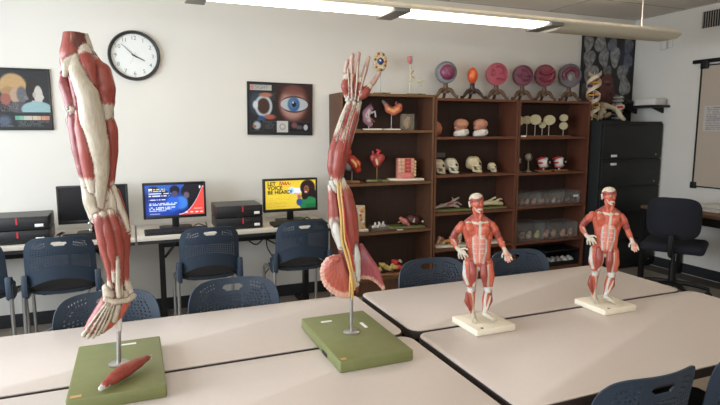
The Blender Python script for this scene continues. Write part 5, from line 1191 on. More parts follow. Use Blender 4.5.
# ---------------------------------------------------------------- two muscle figures
def figures():
    s = Sculpt((-.15, -.075, .76), (.15, .06, 1.285), .0016)
    for p in FIG: s.add(p[0], p[1], None, k=.0022 if p[1] not in ('tcream',) else .0008)
    # eye sockets
    co, q, c, _, _ = s.extract([(p[0], p[1], (1, 1, 1) if p[1] in ('capc', 'dark') or p[2:] else (1, 3, 1)) for p in FIGP], 1); me = np_mesh('body', co, q, M['muscle']); set_col(me, c)
    zmin = float(co[:, 2].min())
    for (x, y, a, lb) in ((1.221, 1.718, -38, 'standing muscle figure on a white plate, the one nearer the arm model'), (1.838, 1.712, -45, 'standing muscle figure on a white plate, the right-hand one in front of the filing cabinet')):
        t = thing('muscle_figure', lb, 'anatomical model', (x, y, 0), 0, 'small standing muscle men')
        MB().prism(rrect(-.088, -.086, .088, .086, .004, 3), TT, TT + .024, bev=.003).obj('base_plate', M['plate'], t)
        bd = link('body', me, t, (0, 0, TT + .0235 - zmin))
        if a < -40:          # the right-hand figure leans a little on its feet
            piv = Vector((0, 0, zmin)); bd.matrix_local = Matrix.Translation((-.008, .0, TT + .0227)) @ Matrix.Rotation(radians(a), 4, 'Z') @ Matrix.Rotation(radians(4.2), 4, 'Y') @ Matrix.Translation(-piv)
        else: bd.rotation_euler = (0, 0, radians(a))
        MB().cyl((-.055, -.072, TT + .0243), (-.055, -.072, TT + .0248), .006, 16).obj('badge', M['blackmetal'], t)
figures()

# ---------------------------------------------------------------- models on the shelves
SY = 4.555
def board(t, hx, hy, h_, m, name='base_board', dx=0.0, dy=0.0):
    return MB().box(dx - hx, dy - hy, 0, dx + hx, dy + hy, h_, bev=min(.003, h_ * .3)).obj(name, M[m], t)
def tripod(t, m, h_=.145, spread=.12):
    MB().lathe([(.034, .052), (.036, .062), (.030, .075), (.022, .085), (.026, .10), (.020, h_ - .015), (.026, h_ - .004), (.024, h_)], 20).obj('hub', M[m], t)
    for a in (200, 340, 90):
        d = Vector((cos(radians(a)), sin(radians(a)), 0)); sp = spread if a != 90 else spread * .6
        MB().tube([d * .018 + Vector((0, 0, .085)), d * .05 + Vector((0, 0, .078)), d * sp * .62 + Vector((0, 0, .048)), d * sp * .8 + Vector((0, 0, .021)), d * sp + Vector((0, 0, .0175))], [.022, .020, .016, .013, .016], 10).obj('leg', M[m], t)
def disc_model(x, z0, zc, R, label, rim, face_c, wood, kind):
    t = thing('embryo_model', label, 'anatomical model', (x, SY, z0 + .0005), radians(-18), 'round embryo models on tripod stands')
    h_ = zc - R - z0 + .012; tripod(t, wood, h_)
    c = zc - z0; mt = Matrix.Translation((0, 0, c)) @ Matrix.Rotation(radians(90), 4, 'X')
    rm = mat('shell_%d_%d_%d' % rim, rim, .6, var=.14, scale=45, bump=.3); fm = mat('lining_%d_%d_%d' % face_c, face_c, .5, var=.16, scale=40, bump=.3)
    MB().lathe([(R * .6, -.035), (R * .9, -.028), (R, -.005), (R, .018), (R * .965, .028), (R * .90, .028), (R * .87, .018)], 40, mt=mt).obj('shell', rm, t)
    MB().lathe([(R * .89, .0175), (R * .7, .026), (R * .4, .030), (R * .02, .031)], 36, mt=mt).obj('inner_lining', fm, t)
    em = mat('embryo_%s' % kind, {'sphere': (122, 52, 84), 'curl': (150, 60, 74), 'swirl': (110, 50, 72), 'fold': (120, 44, 60), 'arch': (110, 42, 64)}[kind], .4, var=.12, scale=40, coat=.2)
    Y = -.034
    if kind == 'sphere':
        MB().ball((.006, -.038, c), R * .68, (1, .55, 1), u=28, v=18).obj('embryo', em, t)
        MB().tube([(-.01, -.078, c + .03), (.0, -.081, c), (.02, -.078, c - .03)], .004, 8).obj('ridge', mat('pink_ridge', (170, 96, 120), .5, var=.05), t)
    elif kind == 'curl':
        MB().tube([(-R * .62, Y, c - R * .05), (-R * .5, Y, c + R * .38), (-R * .28, Y, c + R * .30), (-R * .25, Y, c + R * .02), (-R * .48, Y, c - R * .15), (-R * .62, Y, c - R * .02)], .008, 8).obj('embryo', em, t)
        MB().tube([(-R * .15, Y, c + R * .62), (R * .2, Y, c + R * .66), (R * .5, Y, c + R * .4)], .008, 8).tube([(R * .5, Y, c + R * .4), (R * .45, Y, c + R * .1), (R * .2, Y, c + R * .05)], .008, 8).obj('embryo', em, t)
        MB().tube([(-R * .1, Y, c - R * .42), (R * .2, Y, c - R * .36), (R * .6, Y, c - R * .48)], .010, 8).obj('placenta', em, t)
    elif kind == 'swirl':
        MB().tube([(-R * .6, Y, c - R * .1), (-R * .2, Y, c + R * .1), (R * .0, Y, c - R * .35), (R * .5, Y, c - R * .3)], .016, 8).obj('embryo', em, t)
        MB().tube([(-R * .2, Y, c + R * .55), (R * .35, Y, c + R * .5), (R * .65, Y, c + R * .1), (R * .3, Y, c - .0)], .015, 8).obj('placenta', em, t)
    elif kind == 'fold':
        MB().tube([(-R * .6, Y, c + R * .35), (-R * .1, Y, c + R * .1), (R * .5, Y, c + R * .3), (R * .62, Y, c + R * .55)], .019, 8).obj('embryo', em, t)
        MB().tube([(-R * .55, Y, c - R * .15), (-R * .1, Y, c - R * .45), (R * .5, Y, c - R * .3), (R * .6, Y, c)], .017, 8).obj('placenta', em, t)
    else:
        MB().tube([(-R * .5, Y, c - R * .35), (-R * .58, Y, c + R * .15), (-R * .1, Y, c + R * .55), (R * .42, Y, c + R * .35), (R * .55, Y, c - R * .2)], [.018, .024, .026, .022, .014], 10).obj('embryo', em, t)
        MB().ball((.0, -.03, c - R * .15), R * .22, (1, .4, 1.3)).obj('yolk_sac', mat('grey_sac', (150, 146, 142), .5, var=.1), t)
def egg_model(x, z0):
    t = thing('egg_model', 'small orange egg-shaped model on a dark three-legged wooden stand', 'anatomical model', (x, SY, z0 + .0005), radians(-15)); tripod(t, 'tripod2', .15, .13)
    o = mat('orange_shell', (214, 84, 34), .35, var=.1, scale=30, coat=.2)
    MB().ball((0, 0, .225), .05, (1, .8, 1.5), u=28, v=18).obj('shell', o, t)
    MB().ball((-.004, -.028, .23), .024, (1, .6, 1.7)).obj('inner_lining', mat('orange_inner', (226, 120, 60), .4, var=.1), t)
disc_model(2.735, MT, 2.02, .102, 'round model with grey rim and a purple ball inside, first on the middle bookcase', (120, 122, 128), (134, 132, 136), 'tripod', 'sphere')
egg_model(3.03, MT)
disc_model(3.305, MT, 2.025, .108, 'round bright pink embryo model on top of the middle bookcase', (176, 88, 102), (172, 80, 94), 'tripod', 'curl')
disc_model(3.615, MT, 2.022, .103, 'round purple speckled embryo model, first above the right bookcase', (112, 72, 88), (122, 66, 84), 'tripod', 'swirl')
disc_model(3.89, MT, 2.032, .110, 'round plum-red embryo model, between the purple speckled and the grey-rimmed ones', (128, 66, 80), (126, 60, 74), 'tripod', 'fold')
disc_model(4.21, MT, 2.042, .122, 'round embryo model with grey rim and dark red arch, last one beside the tall poster', (104, 98, 104), (118, 108, 112), 'tripod', 'arch')

def section_model():
    t = thing('eye_orbit_model', 'colourful oval section model with a blue centre, on a thin rod', 'anatomical model', (2.075, SY, LT + .0005), radians(-18))
    board(t, .075, .05, .014, 'green'); MB().cyl((-.01, 0, .014), (-.01, 0, .20), .0035, 10).obj('rod', M['steel'], t)
    MB().box(.0, -.0515, .003, .04, -.0501, .012).obj('black_label', M['plastic'], t)
    s = Sculpt((-.09, -.05, .16), (.08, .05, .42), .003); c = .285
    s.add([(-.012, 0, c, .062)], (196, 176, 140), scale=(1, .35, 1.42))
    for k in range(13):
        a = 2 * pi * k / 13; s.add([(-.012 + .048 * cos(a), -.016, c + .072 * sin(a), .011)], [(182, 66, 56), (206, 170, 90), (90, 100, 60), (200, 190, 170)][k % 4])
    s.add([(-.012, -.02, c + .002, .027)], (38, 54, 110), scale=(1, .6, 1.1)); s.add([(-.016, -.036, c + .008, .008)], 'white')
    s.obj('section', M['paint'], t)
section_model()
def nerve_tree():
    t = thing('vessel_tree_model', 'slender branching vessel model on a green board, on top of the left bookcase', 'anatomical model', (2.42, SY, LT + .0005), radians(-18))
    board(t, .085, .05, .014, 'green'); MB().box(.01, -.0515, .003, .05, -.0501, .012).obj('black_label', M['plastic'], t)
    MB().cyl((-.055, 0, .014), (-.055, 0, .12), .003, 8).obj('rod', M['steel'], t)
    g = mat('tree_stem', (200, 196, 168), .5, var=.1, scale=40); r = mat('tree_red', (180, 70, 60), .5, var=.1, scale=40)
    MB().tube([(-.055, 0, .09), (-.05, -.005, .16), (-.05, 0, .24), (-.05, 0, .29)], .007, 8).tube([(-.05, 0, .27), (-.03, 0, .2), (-.005, 0, .15), (.02, 0, .12)], .005, 8).obj('stem', g, t)
    MB().tube([(-.05, 0, .28), (-.058, -.004, .31), (-.066, -.004, .345)], [.010, .022, .018], 10).obj('vessel_bundle', mat('bundle_pink', (196, 110, 110), .5, var=.15, scale=80), t)
    MB().tube([(-.044, 0, .28), (-.040, -.004, .31), (-.040, -.004, .35)], [.007, .012, .008], 10).obj('vessel_bundle', mat('bundle_grey', (170, 170, 170), .5, var=.15, scale=80), t)
    rnd = random.Random(5)
    for p, n in (((.02, 0, .12), 8), ((-.055, 0, .10), 5), ((-.052, 0, .17), 4)):
        b = MB()
        for k in range(n):
            a = rnd.uniform(-1.6, 1.2); L = rnd.uniform(.03, .07); q = (p[0] + L * cos(a), p[1] + rnd.uniform(-.02, .02), p[2] + L * sin(a) * .8)
            b.tube([p, ((p[0] + q[0]) / 2, q[1], (p[2] + q[2]) / 2 + .008), q], .003, 6); b.ball(q, .005, u=8, v=6)
        b.obj('twigs', r if n == 4 else g, t)
nerve_tree()

def kidney():
    t = thing('kidney_model', 'lilac kidney model with white vessels on a white board', 'anatomical model', (1.985, SY, LZ[3] + S), radians(-18)); board(t, .085, .05, .014, 'plate')
    MB().cyl((-.03, 0, .014), (-.03, 0, .05), .004, 8).obj('rod', M['steel'], t)
    s = Sculpt((-.11, -.06, .02), (.07, .06, .25), .003)
    s.add([(-.02, 0, .19, .032), (-.055, 0, .15, .036), (-.055, 0, .09, .034), (-.02, 0, .055, .028)], (150, 112, 128), scale=(1, .8, 1))
    s.add([(-.03, -.012, .165, .02), (-.045, -.018, .125, .022), (-.03, -.012, .085, .02)], (196, 184, 186))
    s.add([(-.02, 0, .20, .016), (-.012, 0, .226, .010)], (150, 66, 86)); s.add([(-.01, -.01, .15, .010), (.025, -.01, .165, .007), (.03, -.01, .12, .008)], (190, 180, 190)); s.add([(-.01, -.01, .10, .009), (.02, -.01, .075, .007)], (150, 70, 80))
    s.obj('kidney', M['paint'], t, paints=[([(-.06, -.03, .17, .006), (-.04, -.045, .12, .006)], (190, 100, 110)), ([(-.06, -.03, .09, .006), (-.03, -.045, .11, .005)], (190, 100, 110))])
    t = thing('lung_slice_model', 'small grey-pink organ model in the shadow behind the wrist of the arm model', 'anatomical model', (1.825, SY, LZ[3] + S), 0); board(t, .04, .04, .010, 'green')
    s = Sculpt((-.05, -.04, .0), (.05, .04, .20), .0035); s.add([(0, 0, .155, .018), (0, 0, .10, .034), (-.005, 0, .05, .024), (0, 0, .008, .012)], (128, 106, 104)); s.obj('organ', M['paint'], t)
    t = thing('stomach_model', 'orange-pink stomach model on a thin rod and white board', 'anatomical model', (2.175, SY, LZ[3] + S), radians(-18)); board(t, .078, .05, .012, 'plate')
    MB().cyl((0, 0, .012), (0, 0, .15), .0035, 10).lathe([(.014, .012), (.012, .018), (.004, .022)], 14).obj('rod', M['steel'], t)
    s = Sculpt((-.11, -.06, .11), (.11, .06, .30), .003)
    s.add([(-.075, 0, .255, .014), (-.052, 0, .232, .020)], (128, 122, 112)); s.add([(-.048, 0, .225, .022), (-.025, 0, .185, .033), (.02, 0, .168, .038), (.06, 0, .19, .038), (.072, 0, .215, .028)], (200, 112, 84)); s.add([(.04, 0, .235, .010), (.045, 0, .25, .009)], (170, 80, 70))
    s.obj('stomach', M['paint'], t, paints=[([(-.03, -.03, .19, .012), (.02, -.04, .17, .014), (.05, -.04, .19, .010)], (214, 150, 90))])
    t = thing('specimen_block', 'clear acrylic box holding a tan foot-shaped specimen', 'specimen', (2.335, SY, LZ[3] + S), radians(-10))
    MB().box(-.06, -.035, 0, .06, .035, .145, bev=.003).obj('acrylic_box', M['acrylic'], t)
    s = Sculpt((-.05, -.03, .0), (.05, .03, .14), .003); s.add([(0, 0, .03, .020), (.005, 0, .07, .022), (.008, 0, .105, .019)], (150, 118, 80), scale=(1.1, .8, 1)); s.add([(-.02, 0, .09, .009), (-.028, 0, .045, .008)], (140, 106, 72)); s.obj('specimen', M['paint'], t)
kidney()
def hearts():
    t = thing('heart_model', 'heart model in red and grey with yellow spots on a wooden base', 'anatomical model', (1.79, SY, LZ[2] + S), radians(-18)); board(t, .07, .05, .014, 'lightwood')
    MB().cyl((0, 0, .014), (0, 0, .10), .006, 10).obj('rod', M['steel'], t)
    s = Sculpt((-.10, -.07, .06), (.11, .07, .30), .003)
    s.add([(-.01, 0, .20, .05), (.03, 0, .16, .052), (.055, 0, .11, .030)], (170, 52, 42), k=.01); s.add([(-.045, 0, .20, .034), (-.03, 0, .13, .034)], (140, 144, 152), k=.004)
    s.add([(-.02, 0, .24, .016), (-.015, 0, .275, .015)], (190, 50, 44)); s.add([(-.045, 0, .235, .013), (-.05, 0, .26, .012)], (96, 112, 150))
    s.obj('heart', M['paint'], t, paints=[([(.0, -.05, .20, .010), (.03, -.055, .17, .010), (.04, -.05, .13, .008)], (212, 170, 90)), ([(.05, -.04, .19, .010), (.07, -.035, .15, .008)], (220, 140, 80)), ([(-.02, -.05, .16, .008), (.0, -.05, .12, .008)], (200, 180, 160))])
    t = thing('heart_model', 'pinkish-red heart model on a rod over a green board', 'anatomical model', (2.035, SY, LZ[2] + S), radians(-18)); board(t, .10, .05, .016, 'green')
    MB().cyl((0, 0, .016), (0, 0, .15), .005, 10).obj('rod', mat('brass_rod', (150, 120, 70), .4, .7, var=.03), t); MB().box(.0, -.0515, .004, .045, -.0501, .013).obj('black_label', M['plastic'], t)
    s = Sculpt((-.09, -.07, .10), (.09, .07, .30), .003)
    s.add([(-.03, 0, .215, .038), (.0, 0, .16, .034)], (156, 56, 54), k=.006); s.add([(.032, 0, .212, .038), (.005, 0, .165, .036)], (160, 62, 58), k=.006); s.add([(.005, 0, .25, .015), (.02, 0, .272, .014), (.0, 0, .285, .011)], (190, 50, 60)); s.add([(-.035, 0, .24, .011), (-.04, 0, .27, .009)], (160, 60, 80))
    s.obj('heart', M['paint'], t, paints=[([(-.01, -.035, .20, .010), (.0, -.04, .15, .009)], (214, 190, 150)), ([(.02, -.045, .24, .006), (.015, -.05, .17, .006)], (210, 140, 120)), ([(-.045, -.03, .24, .005), (-.05, -.03, .19, .005)], (210, 130, 110))])
    t = thing('skin_block_model', 'pink layered skin block model with rows of cells on a white board', 'anatomical model', (2.325, SY, LZ[2] + S), radians(-12)); board(t, .165, .055, .018, 'plate')
    p = mat('skin_pink', (204, 132, 116), .5, var=.08, scale=60, bump=.2); MB().box(-.085, -.04, .0185, .075, .04, .205, bev=.006).obj('block', p, t)
    cols = [(216, 176, 146), (206, 150, 124), (186, 66, 62), (196, 80, 74)]
    for r in range(4):
        for c in range(5):
            cc = cols[0] if c < 2 else cols[2] if c < 4 else (214, 160, 140)
            MB().box(-.078 + c * .030, -.047, .075 + r * .033, -.052 + c * .030, -.0401, .102 + r * .033, bev=.004).obj('cell_block', mat('cell_%d_%d_%d' % cc, cc, .5, var=.12, scale=70), t)
    MB().prism([(-.05, .019), (.05, .019), (.04, .06), (-.04, .062)], -.052, -.0405, axis='y', bev=.004).obj('fat_layer', mat('fat_pink', (214, 120, 116), .5, var=.08), t)
    for k in range(5): MB().ball((.082, -.03, .05 + k * .03), .016, (.8, 1, 1), u=12, v=8).obj('gland', mat('gland_yellow', (206, 178, 128), .5, var=.1, scale=50), t)
hearts()
def low_left():
    z = LZ[1] + S
    t = thing('tissue_block_model', 'upright beige relief block with yellow and red spots, half hidden by the arm model', 'anatomical model', (1.86, SY - .03, z), radians(-12)); board(t, .065, .05, .02, 'plate')
    MB().box(-.055, -.02, .0205, .04, .03, .235, bev=.006).obj('block', mat('beige_relief', (196, 176, 148), .6, var=.14, scale=50, bump=.4), t)
    rnd = random.Random(2)
    for k in range(9):
        c = [(206, 160, 60), (186, 70, 60), (214, 206, 196), (206, 120, 70)][k % 4]
        MB().ball((rnd.uniform(-.045, .03), -.021, .04 + k * .021), rnd.uniform(.010, .016), (1, .6, 1), u=12, v=8).obj('relief_lump', mat('lump_%d_%d_%d' % c, c, .5, var=.1, scale=50), t)
    t = thing('dissection_tray', 'clear tray of small white plaster pieces on the lower left shelf', 'tray', (2.055, SY, z), radians(-10))
    MB().box(-.085, -.06, .0, .085, .06, .006, bev=.002).box(-.085, -.06, .006, -.080, .06, .035).box(.080, -.06, .006, .085, .06, .035).box(-.08, -.06, .006, .08, -.055, .035).box(-.08, .055, .006, .08, .06, .035).obj('tray_body', M['bin'], t)
    for k, (x, y, q) in enumerate(((-.045, -.01, 0), (.0, .0, .4), (.045, .01, -.3))):
        s = Sculpt((-.04, -.04, -.01), (.04, .04, .09), .004); s.add([(-.016, 0, .016, .014), (.015, .008, .018, .015)], 'white'); s.add([(0, -.01, .035, .012), (.006, .004, .052, .009)], 'white', k=.004)
        o = s.obj('plaster_piece', M['paint'], None, (2.055 + x, SY + y, z + .0075), (0, 0, q)); tag(o, ('left', 'middle', 'right')[k] + ' white plaster piece lying in the clear tray', 'plaster piece', 'plaster pieces in the clear tray')
    t = thing('organ_board', 'green board carrying a dark liver model, right end of the lower left shelf', 'anatomical model', (2.33, SY, z), radians(-6)); board(t, .17, .085, .014, 'green'); 
    s = Sculpt((-.02, -.07, .008), (.16, .07, .16), .003)
    s.add([(.06, .01, .062, .048), (.10, .01, .055, .042)], (84, 44, 44), k=.01, scale=(1.1, .9, 1)); s.add([(.07, -.035, .05, .010), (.075, -.04, .08, .006)], (170, 160, 150)); s.obj('liver', M['paint'], t)
    s = Sculpt((-.10, -.07, .0), (.06, .05, .13), .003)
    s.add([(-.055, -.02, .085, .018), (-.015, -.03, .055, .030), (.015, -.04, .030, .015)], (176, 104, 98)); s.add([(-.08, -.02, .05, .006), (-.05, -.02, .062, .006)], (150, 120, 90)); s.obj('gall_bladder', M['paint'], t, paints=[([(-.02, -.06, .06, .008), (.01, -.06, .035, .006)], (210, 130, 120))])
    o = MB().box(-.028, -.012, 0, .028, .012, .006, bev=.001).obj('paper_tag', M['label'], None, (2.21, 4.425, z), (0, 0, -.1)); tag(o, 'tiny white card at the front edge beside the clear tray', 'card')
    o = MB().cyl((0, 0, 0), (0, .012, 0), .010, 12).obj('shelf_pin', M['white'], None, (2.505, 4.53, .63)); o.rotation_euler = (0, 0, radians(90)); tag(o, 'small pale peg on the inner right side of the left bookcase', 'peg')
    # jumble at the bottom
    z = LZ[0] + S; t = thing('coloured_organ_model', 'yellow, red and dark organ model on a board, bottom shelf of the left bookcase', 'anatomical model', (2.13, SY - .04, z), radians(-12)); board(t, .16, .07, .014, 'lightwood')
    s = Sculpt((-.15, -.06, .005), (.16, .06, .17), .004)
    for x, zz, r, c in ((-.10, .05, .035, (206, 180, 110)), (-.05, .09, .03, (200, 170, 90)), (-.06, .035, .035, (40, 34, 30)), (.0, .06, .03, (206, 180, 110)), (.03, .03, .03, (46, 40, 34)), (.06, .07, .032, (200, 170, 100)), (.07, .115, .028, (186, 40, 40)), (.11, .06, .034, (206, 60, 50)), (.12, .12, .015, (200, 190, 170)), (.0, .11, .012, (40, 40, 36))): s.add([(x - r * .4, 0, zz, r * .8), (x + r * .5, -.01, zz * .9, r * .7)], c, disp=lambda P: .006 * np.sin(P[..., 0] * 110 + zz * 90) * np.sin(P[..., 2] * 100 + x * 70))
    s.obj('organs', M['paint'], t)
low_left()

def brain_mesh(k=1.0):
    s = Sculpt((-.11, -.10, .02), (.11, .10, .20), .0032)
    dsp = lambda P: .0032 * np.abs(np.sin(P[..., 0] * 150 + 3 * np.sin(P[..., 2] * 90))) + .0028 * np.abs(np.sin(P[..., 2] * 140 + 3 * np.sin(P[..., 0] * 110 + P[..., 1] * 60)))
    s.add([(0, 0, .125, .060)], 'brain', scale=(1.28, 1.1, .86), disp=dsp); s.add([(-.03, 0, .10, .04), (.03, 0, .105, .035)], 'brain', disp=dsp)
    s.add([(-.045, .0, .085, .026)], (176, 116, 96), disp=lambda P: .002 * np.sin(P[..., 2] * 700))
    return s.extract((), 1)
def brains():
    co, q, c, _, _ = brain_mesh(); me = np_mesh('brain', co, q, M['paint']); set_col(me, c); z = LZ and MZ[4] + S
    for x, lb in ((2.915, 'wrinkled pink brain model on a white skull base, left one of the pair'), (3.135, 'wrinkled pink brain model on a white skull base, right one of the pair')):
        t = thing('brain_model', lb, 'anatomical model', (x, SY, z), radians(-14), 'brain models on the top middle shelf'); link('brain', me, t, (0, 0, -.004))
        s = Sculpt((-.10, -.08, -.01), (.10, .08, .10), .0035); s.add([(-.035, 0, .022, .040), (.02, 0, .034, .042), (.05, 0, .040, .030)], 'white', k=.012); s.plane(2, .001, -1); s.add([(.055, -.02, .06, .012), (.03, -.04, .055, .010)], 'white', k=.004)
        s.obj('skull_base', M['paint'], t)
    t = thing('brain_model', 'plain orange-brown half brain at the left end of the top middle shelf', 'anatomical model', (2.64, SY, z), radians(-14))
    s = Sculpt((-.07, -.07, -.01), (.07, .07, .15), .0035); s.add([(0, 0, .072, .064)], (176, 108, 80), scale=(.92, .9, 1.1), disp=lambda P: .002 * np.abs(np.sin(P[..., 2] * 150 + 3 * np.sin(P[..., 0] * 120)))); s.plane(2, .001, -1); s.obj('half_brain', M['paint'], t)
brains()
def skull_obj(x, z, sc, label, rz, tint, grp='skulls on the second middle shelf'):
    t = thing('skull', label, 'skull', (x, SY, z), radians(rz), grp)
    s = Sculpt((-.105, -.08, -.002), (.105, .08, .17), .0030)
    b = tint
    s.add([(-.008, 0, .100, .052), (.022, 0, .104, .048)], b, k=.012); s.add([(-.030, 0, .070, .034), (-.005, 0, .060, .030)], b, k=.014)      # brain case and its base, face toward +x
    s.add([(.050, 0, .082, .034), (.062, 0, .050, .026)], b, k=.010, scale=(1, 1.25, 1))                              # face
    for sy in (-1, 1):
        s.add([(.012, sy * .042, .058, .010), (.022, sy * .041, .022, .012), (.050, sy * .028, .014, .011), (.080, sy * .008, .014, .013)], b, k=.006)   # lower jaw
        s.add([(.0, sy * .052, .072, .007), (.035, sy * .048, .068, .008), (.070, sy * .034, .064, .010)], b, k=.004)                              # cheek bone
    for sy in (-1, 1): s.add([(.094, sy * .023, .086, .0165), (.070, sy * .021, .087, .013)], (64, 52, 40), op='cut')
    s.add([(.092, 0, .060, .009), (.075, 0, .066, .008)], (64, 52, 40), op='cut'); s.add([(.040, -.060, .045, .014)], (110, 96, 74), op='cut')
    s.plane(2, .0, -1)
    teeth = [([(.074, -.024, .036, .006), (.090, 0, .036, .006), (.074, .024, .036, .006)], 'white'), ([(.05, -.045, .030, .003), (.075, -.028, .0295, .003), (.094, 0, .029, .003), (.075, .028, .0295, .003)], (90, 72, 52))]
    o = s.obj('skull_bone', M['paint'], t, paints=teeth); o.scale = (sc,) * 3
skz = MZ[3] + S
skull_obj(2.662, skz, .92, 'skull partly hidden by the frame of the left bookcase, facing right', -50, (212, 200, 172))
skull_obj(2.80, skz, .98, 'pale skull below the small grey sign, turned half right', -48, (214, 206, 182))
skull_obj(3.055, skz, 1.06, 'largest skull on the middle bookcase, yellowish', -46, (206, 190, 152))
skull_obj(3.275, skz, .62, 'smallest skull, child-sized, right of the yellowish one', -52, (206, 192, 160))
t = thing('shelf_sign', 'small grey sign on the back panel above the skulls', 'sign', (2.765, 4.698, 1.245), 0)
MB().box(-.065, -.003, -.022, .065, .0, .022, bev=.001).obj('sign_plate', mat('grey_sign', (120, 116, 110), .6, var=.05, scale=60), t)
b = MB()
for r in range(2):
    for k in range(9): b.box(-.055 + k * .0125, -.0036, .006 - r * .018, -.046 + k * .0125, -.003, .012 - r * .018)
b.obj('lettering', mat('faded_ink', (90, 86, 82), .7), t)['kind'] = 'stuff'
def mid_low():
    z = MZ[2] + S
    t = thing('nerve_board_model', 'spiky grey-pink bone and vessel model on a green board', 'anatomical model', (2.80, SY, z), radians(-6)); board(t, .20, .075, .016, 'green')
    s = Sculpt((-.17, -.06, .01), (.17, .06, .15), .003)
    for p in (((-.14, .03, .012), (-.05, .05, .018), (.03, .07, .018)), ((-.06, .04, .010), (.04, .05, .016), (.10, .03, .012)), ((.0, .06, .012), (.06, .10, .012), (.10, .12, .008)), ((.02, .06, .012), (.09, .075, .010), (.13, .05, .007)), ((-.12, .04, .007), (-.08, .065, .006)), ((.05, .09, .010), (.03, .125, .005))):
        s.add([(a, 0, b_, r) for a, b_, r in p], (176, 160, 148))
    s.obj('bone', M['paint'], t, paints=[([(-.02, -.02, .06, .014), (.05, -.02, .08, .012)], (150, 84, 84)), ([(.08, -.01, .06, .010), (.10, -.01, .10, .008)], (170, 110, 104))])
    t = thing('pelvis_bone', 'cream-coloured jagged bone on a green board behind the head of the nearer muscle figure', 'bone', (3.285, SY, z), radians(-4)); board(t, .15, .075, .012, 'green')
    s = Sculpt((-.15, -.06, .006), (.16, .06, .14), .0032)
    s.add([(-.12, 0, .04, .018), (-.03, 0, .05, .024), (.06, 0, .045, .024), (.12, 0, .035, .020)], (206, 192, 150), scale=(1, 1.3, 1)); s.add([(-.02, 0, .06, .018), (.02, 0, .09, .010), (.05, 0, .10, .010)], (212, 200, 164)); s.add([(.06, 0, .06, .016), (.10, 0, .085, .010), (.125, 0, .08, .008)], (212, 200, 164)); s.add([(.0, -.05, .06, .014)], (120, 100, 70), op='cut')
    s.obj('bone', M['paint'], t)
    z = MZ[1] + S
    for (x, lb, seed, cs) in ((2.80, 'jumbled pink and yellow bone model behind the elbow of the nearer muscle figure', 4, [(196, 178, 160), (186, 96, 90), (210, 190, 150), (206, 160, 70)]), (3.21, 'yellow and white jumbled model on a white board, right of the nearer muscle figure', 9, [(206, 164, 60), (210, 196, 160), (180, 90, 80), (214, 180, 90)])):
        t = thing('joint_model', lb, 'anatomical model', (x, SY - .02, z), radians(-6), None); board(t, .18, .085, .016, 'plate'); rnd = random.Random(seed)
        s = Sculpt((-.17, -.08, .01), (.17, .08, .21), .004)
        for k in range(12):
            a = rnd.uniform(-.12, .12); zz = rnd.uniform(.03, .12 if abs(a) > .07 else .16); b_ = a + rnd.uniform(-.05, .05); s.add([(a, rnd.uniform(-.03, .02), zz, rnd.uniform(.012, .022)), (b_, rnd.uniform(-.03, .02), max(.03, zz - rnd.uniform(0, .06)), rnd.uniform(.010, .02))], cs[k % 4])
        s.obj('joint', M['paint'], t)
mid_low()

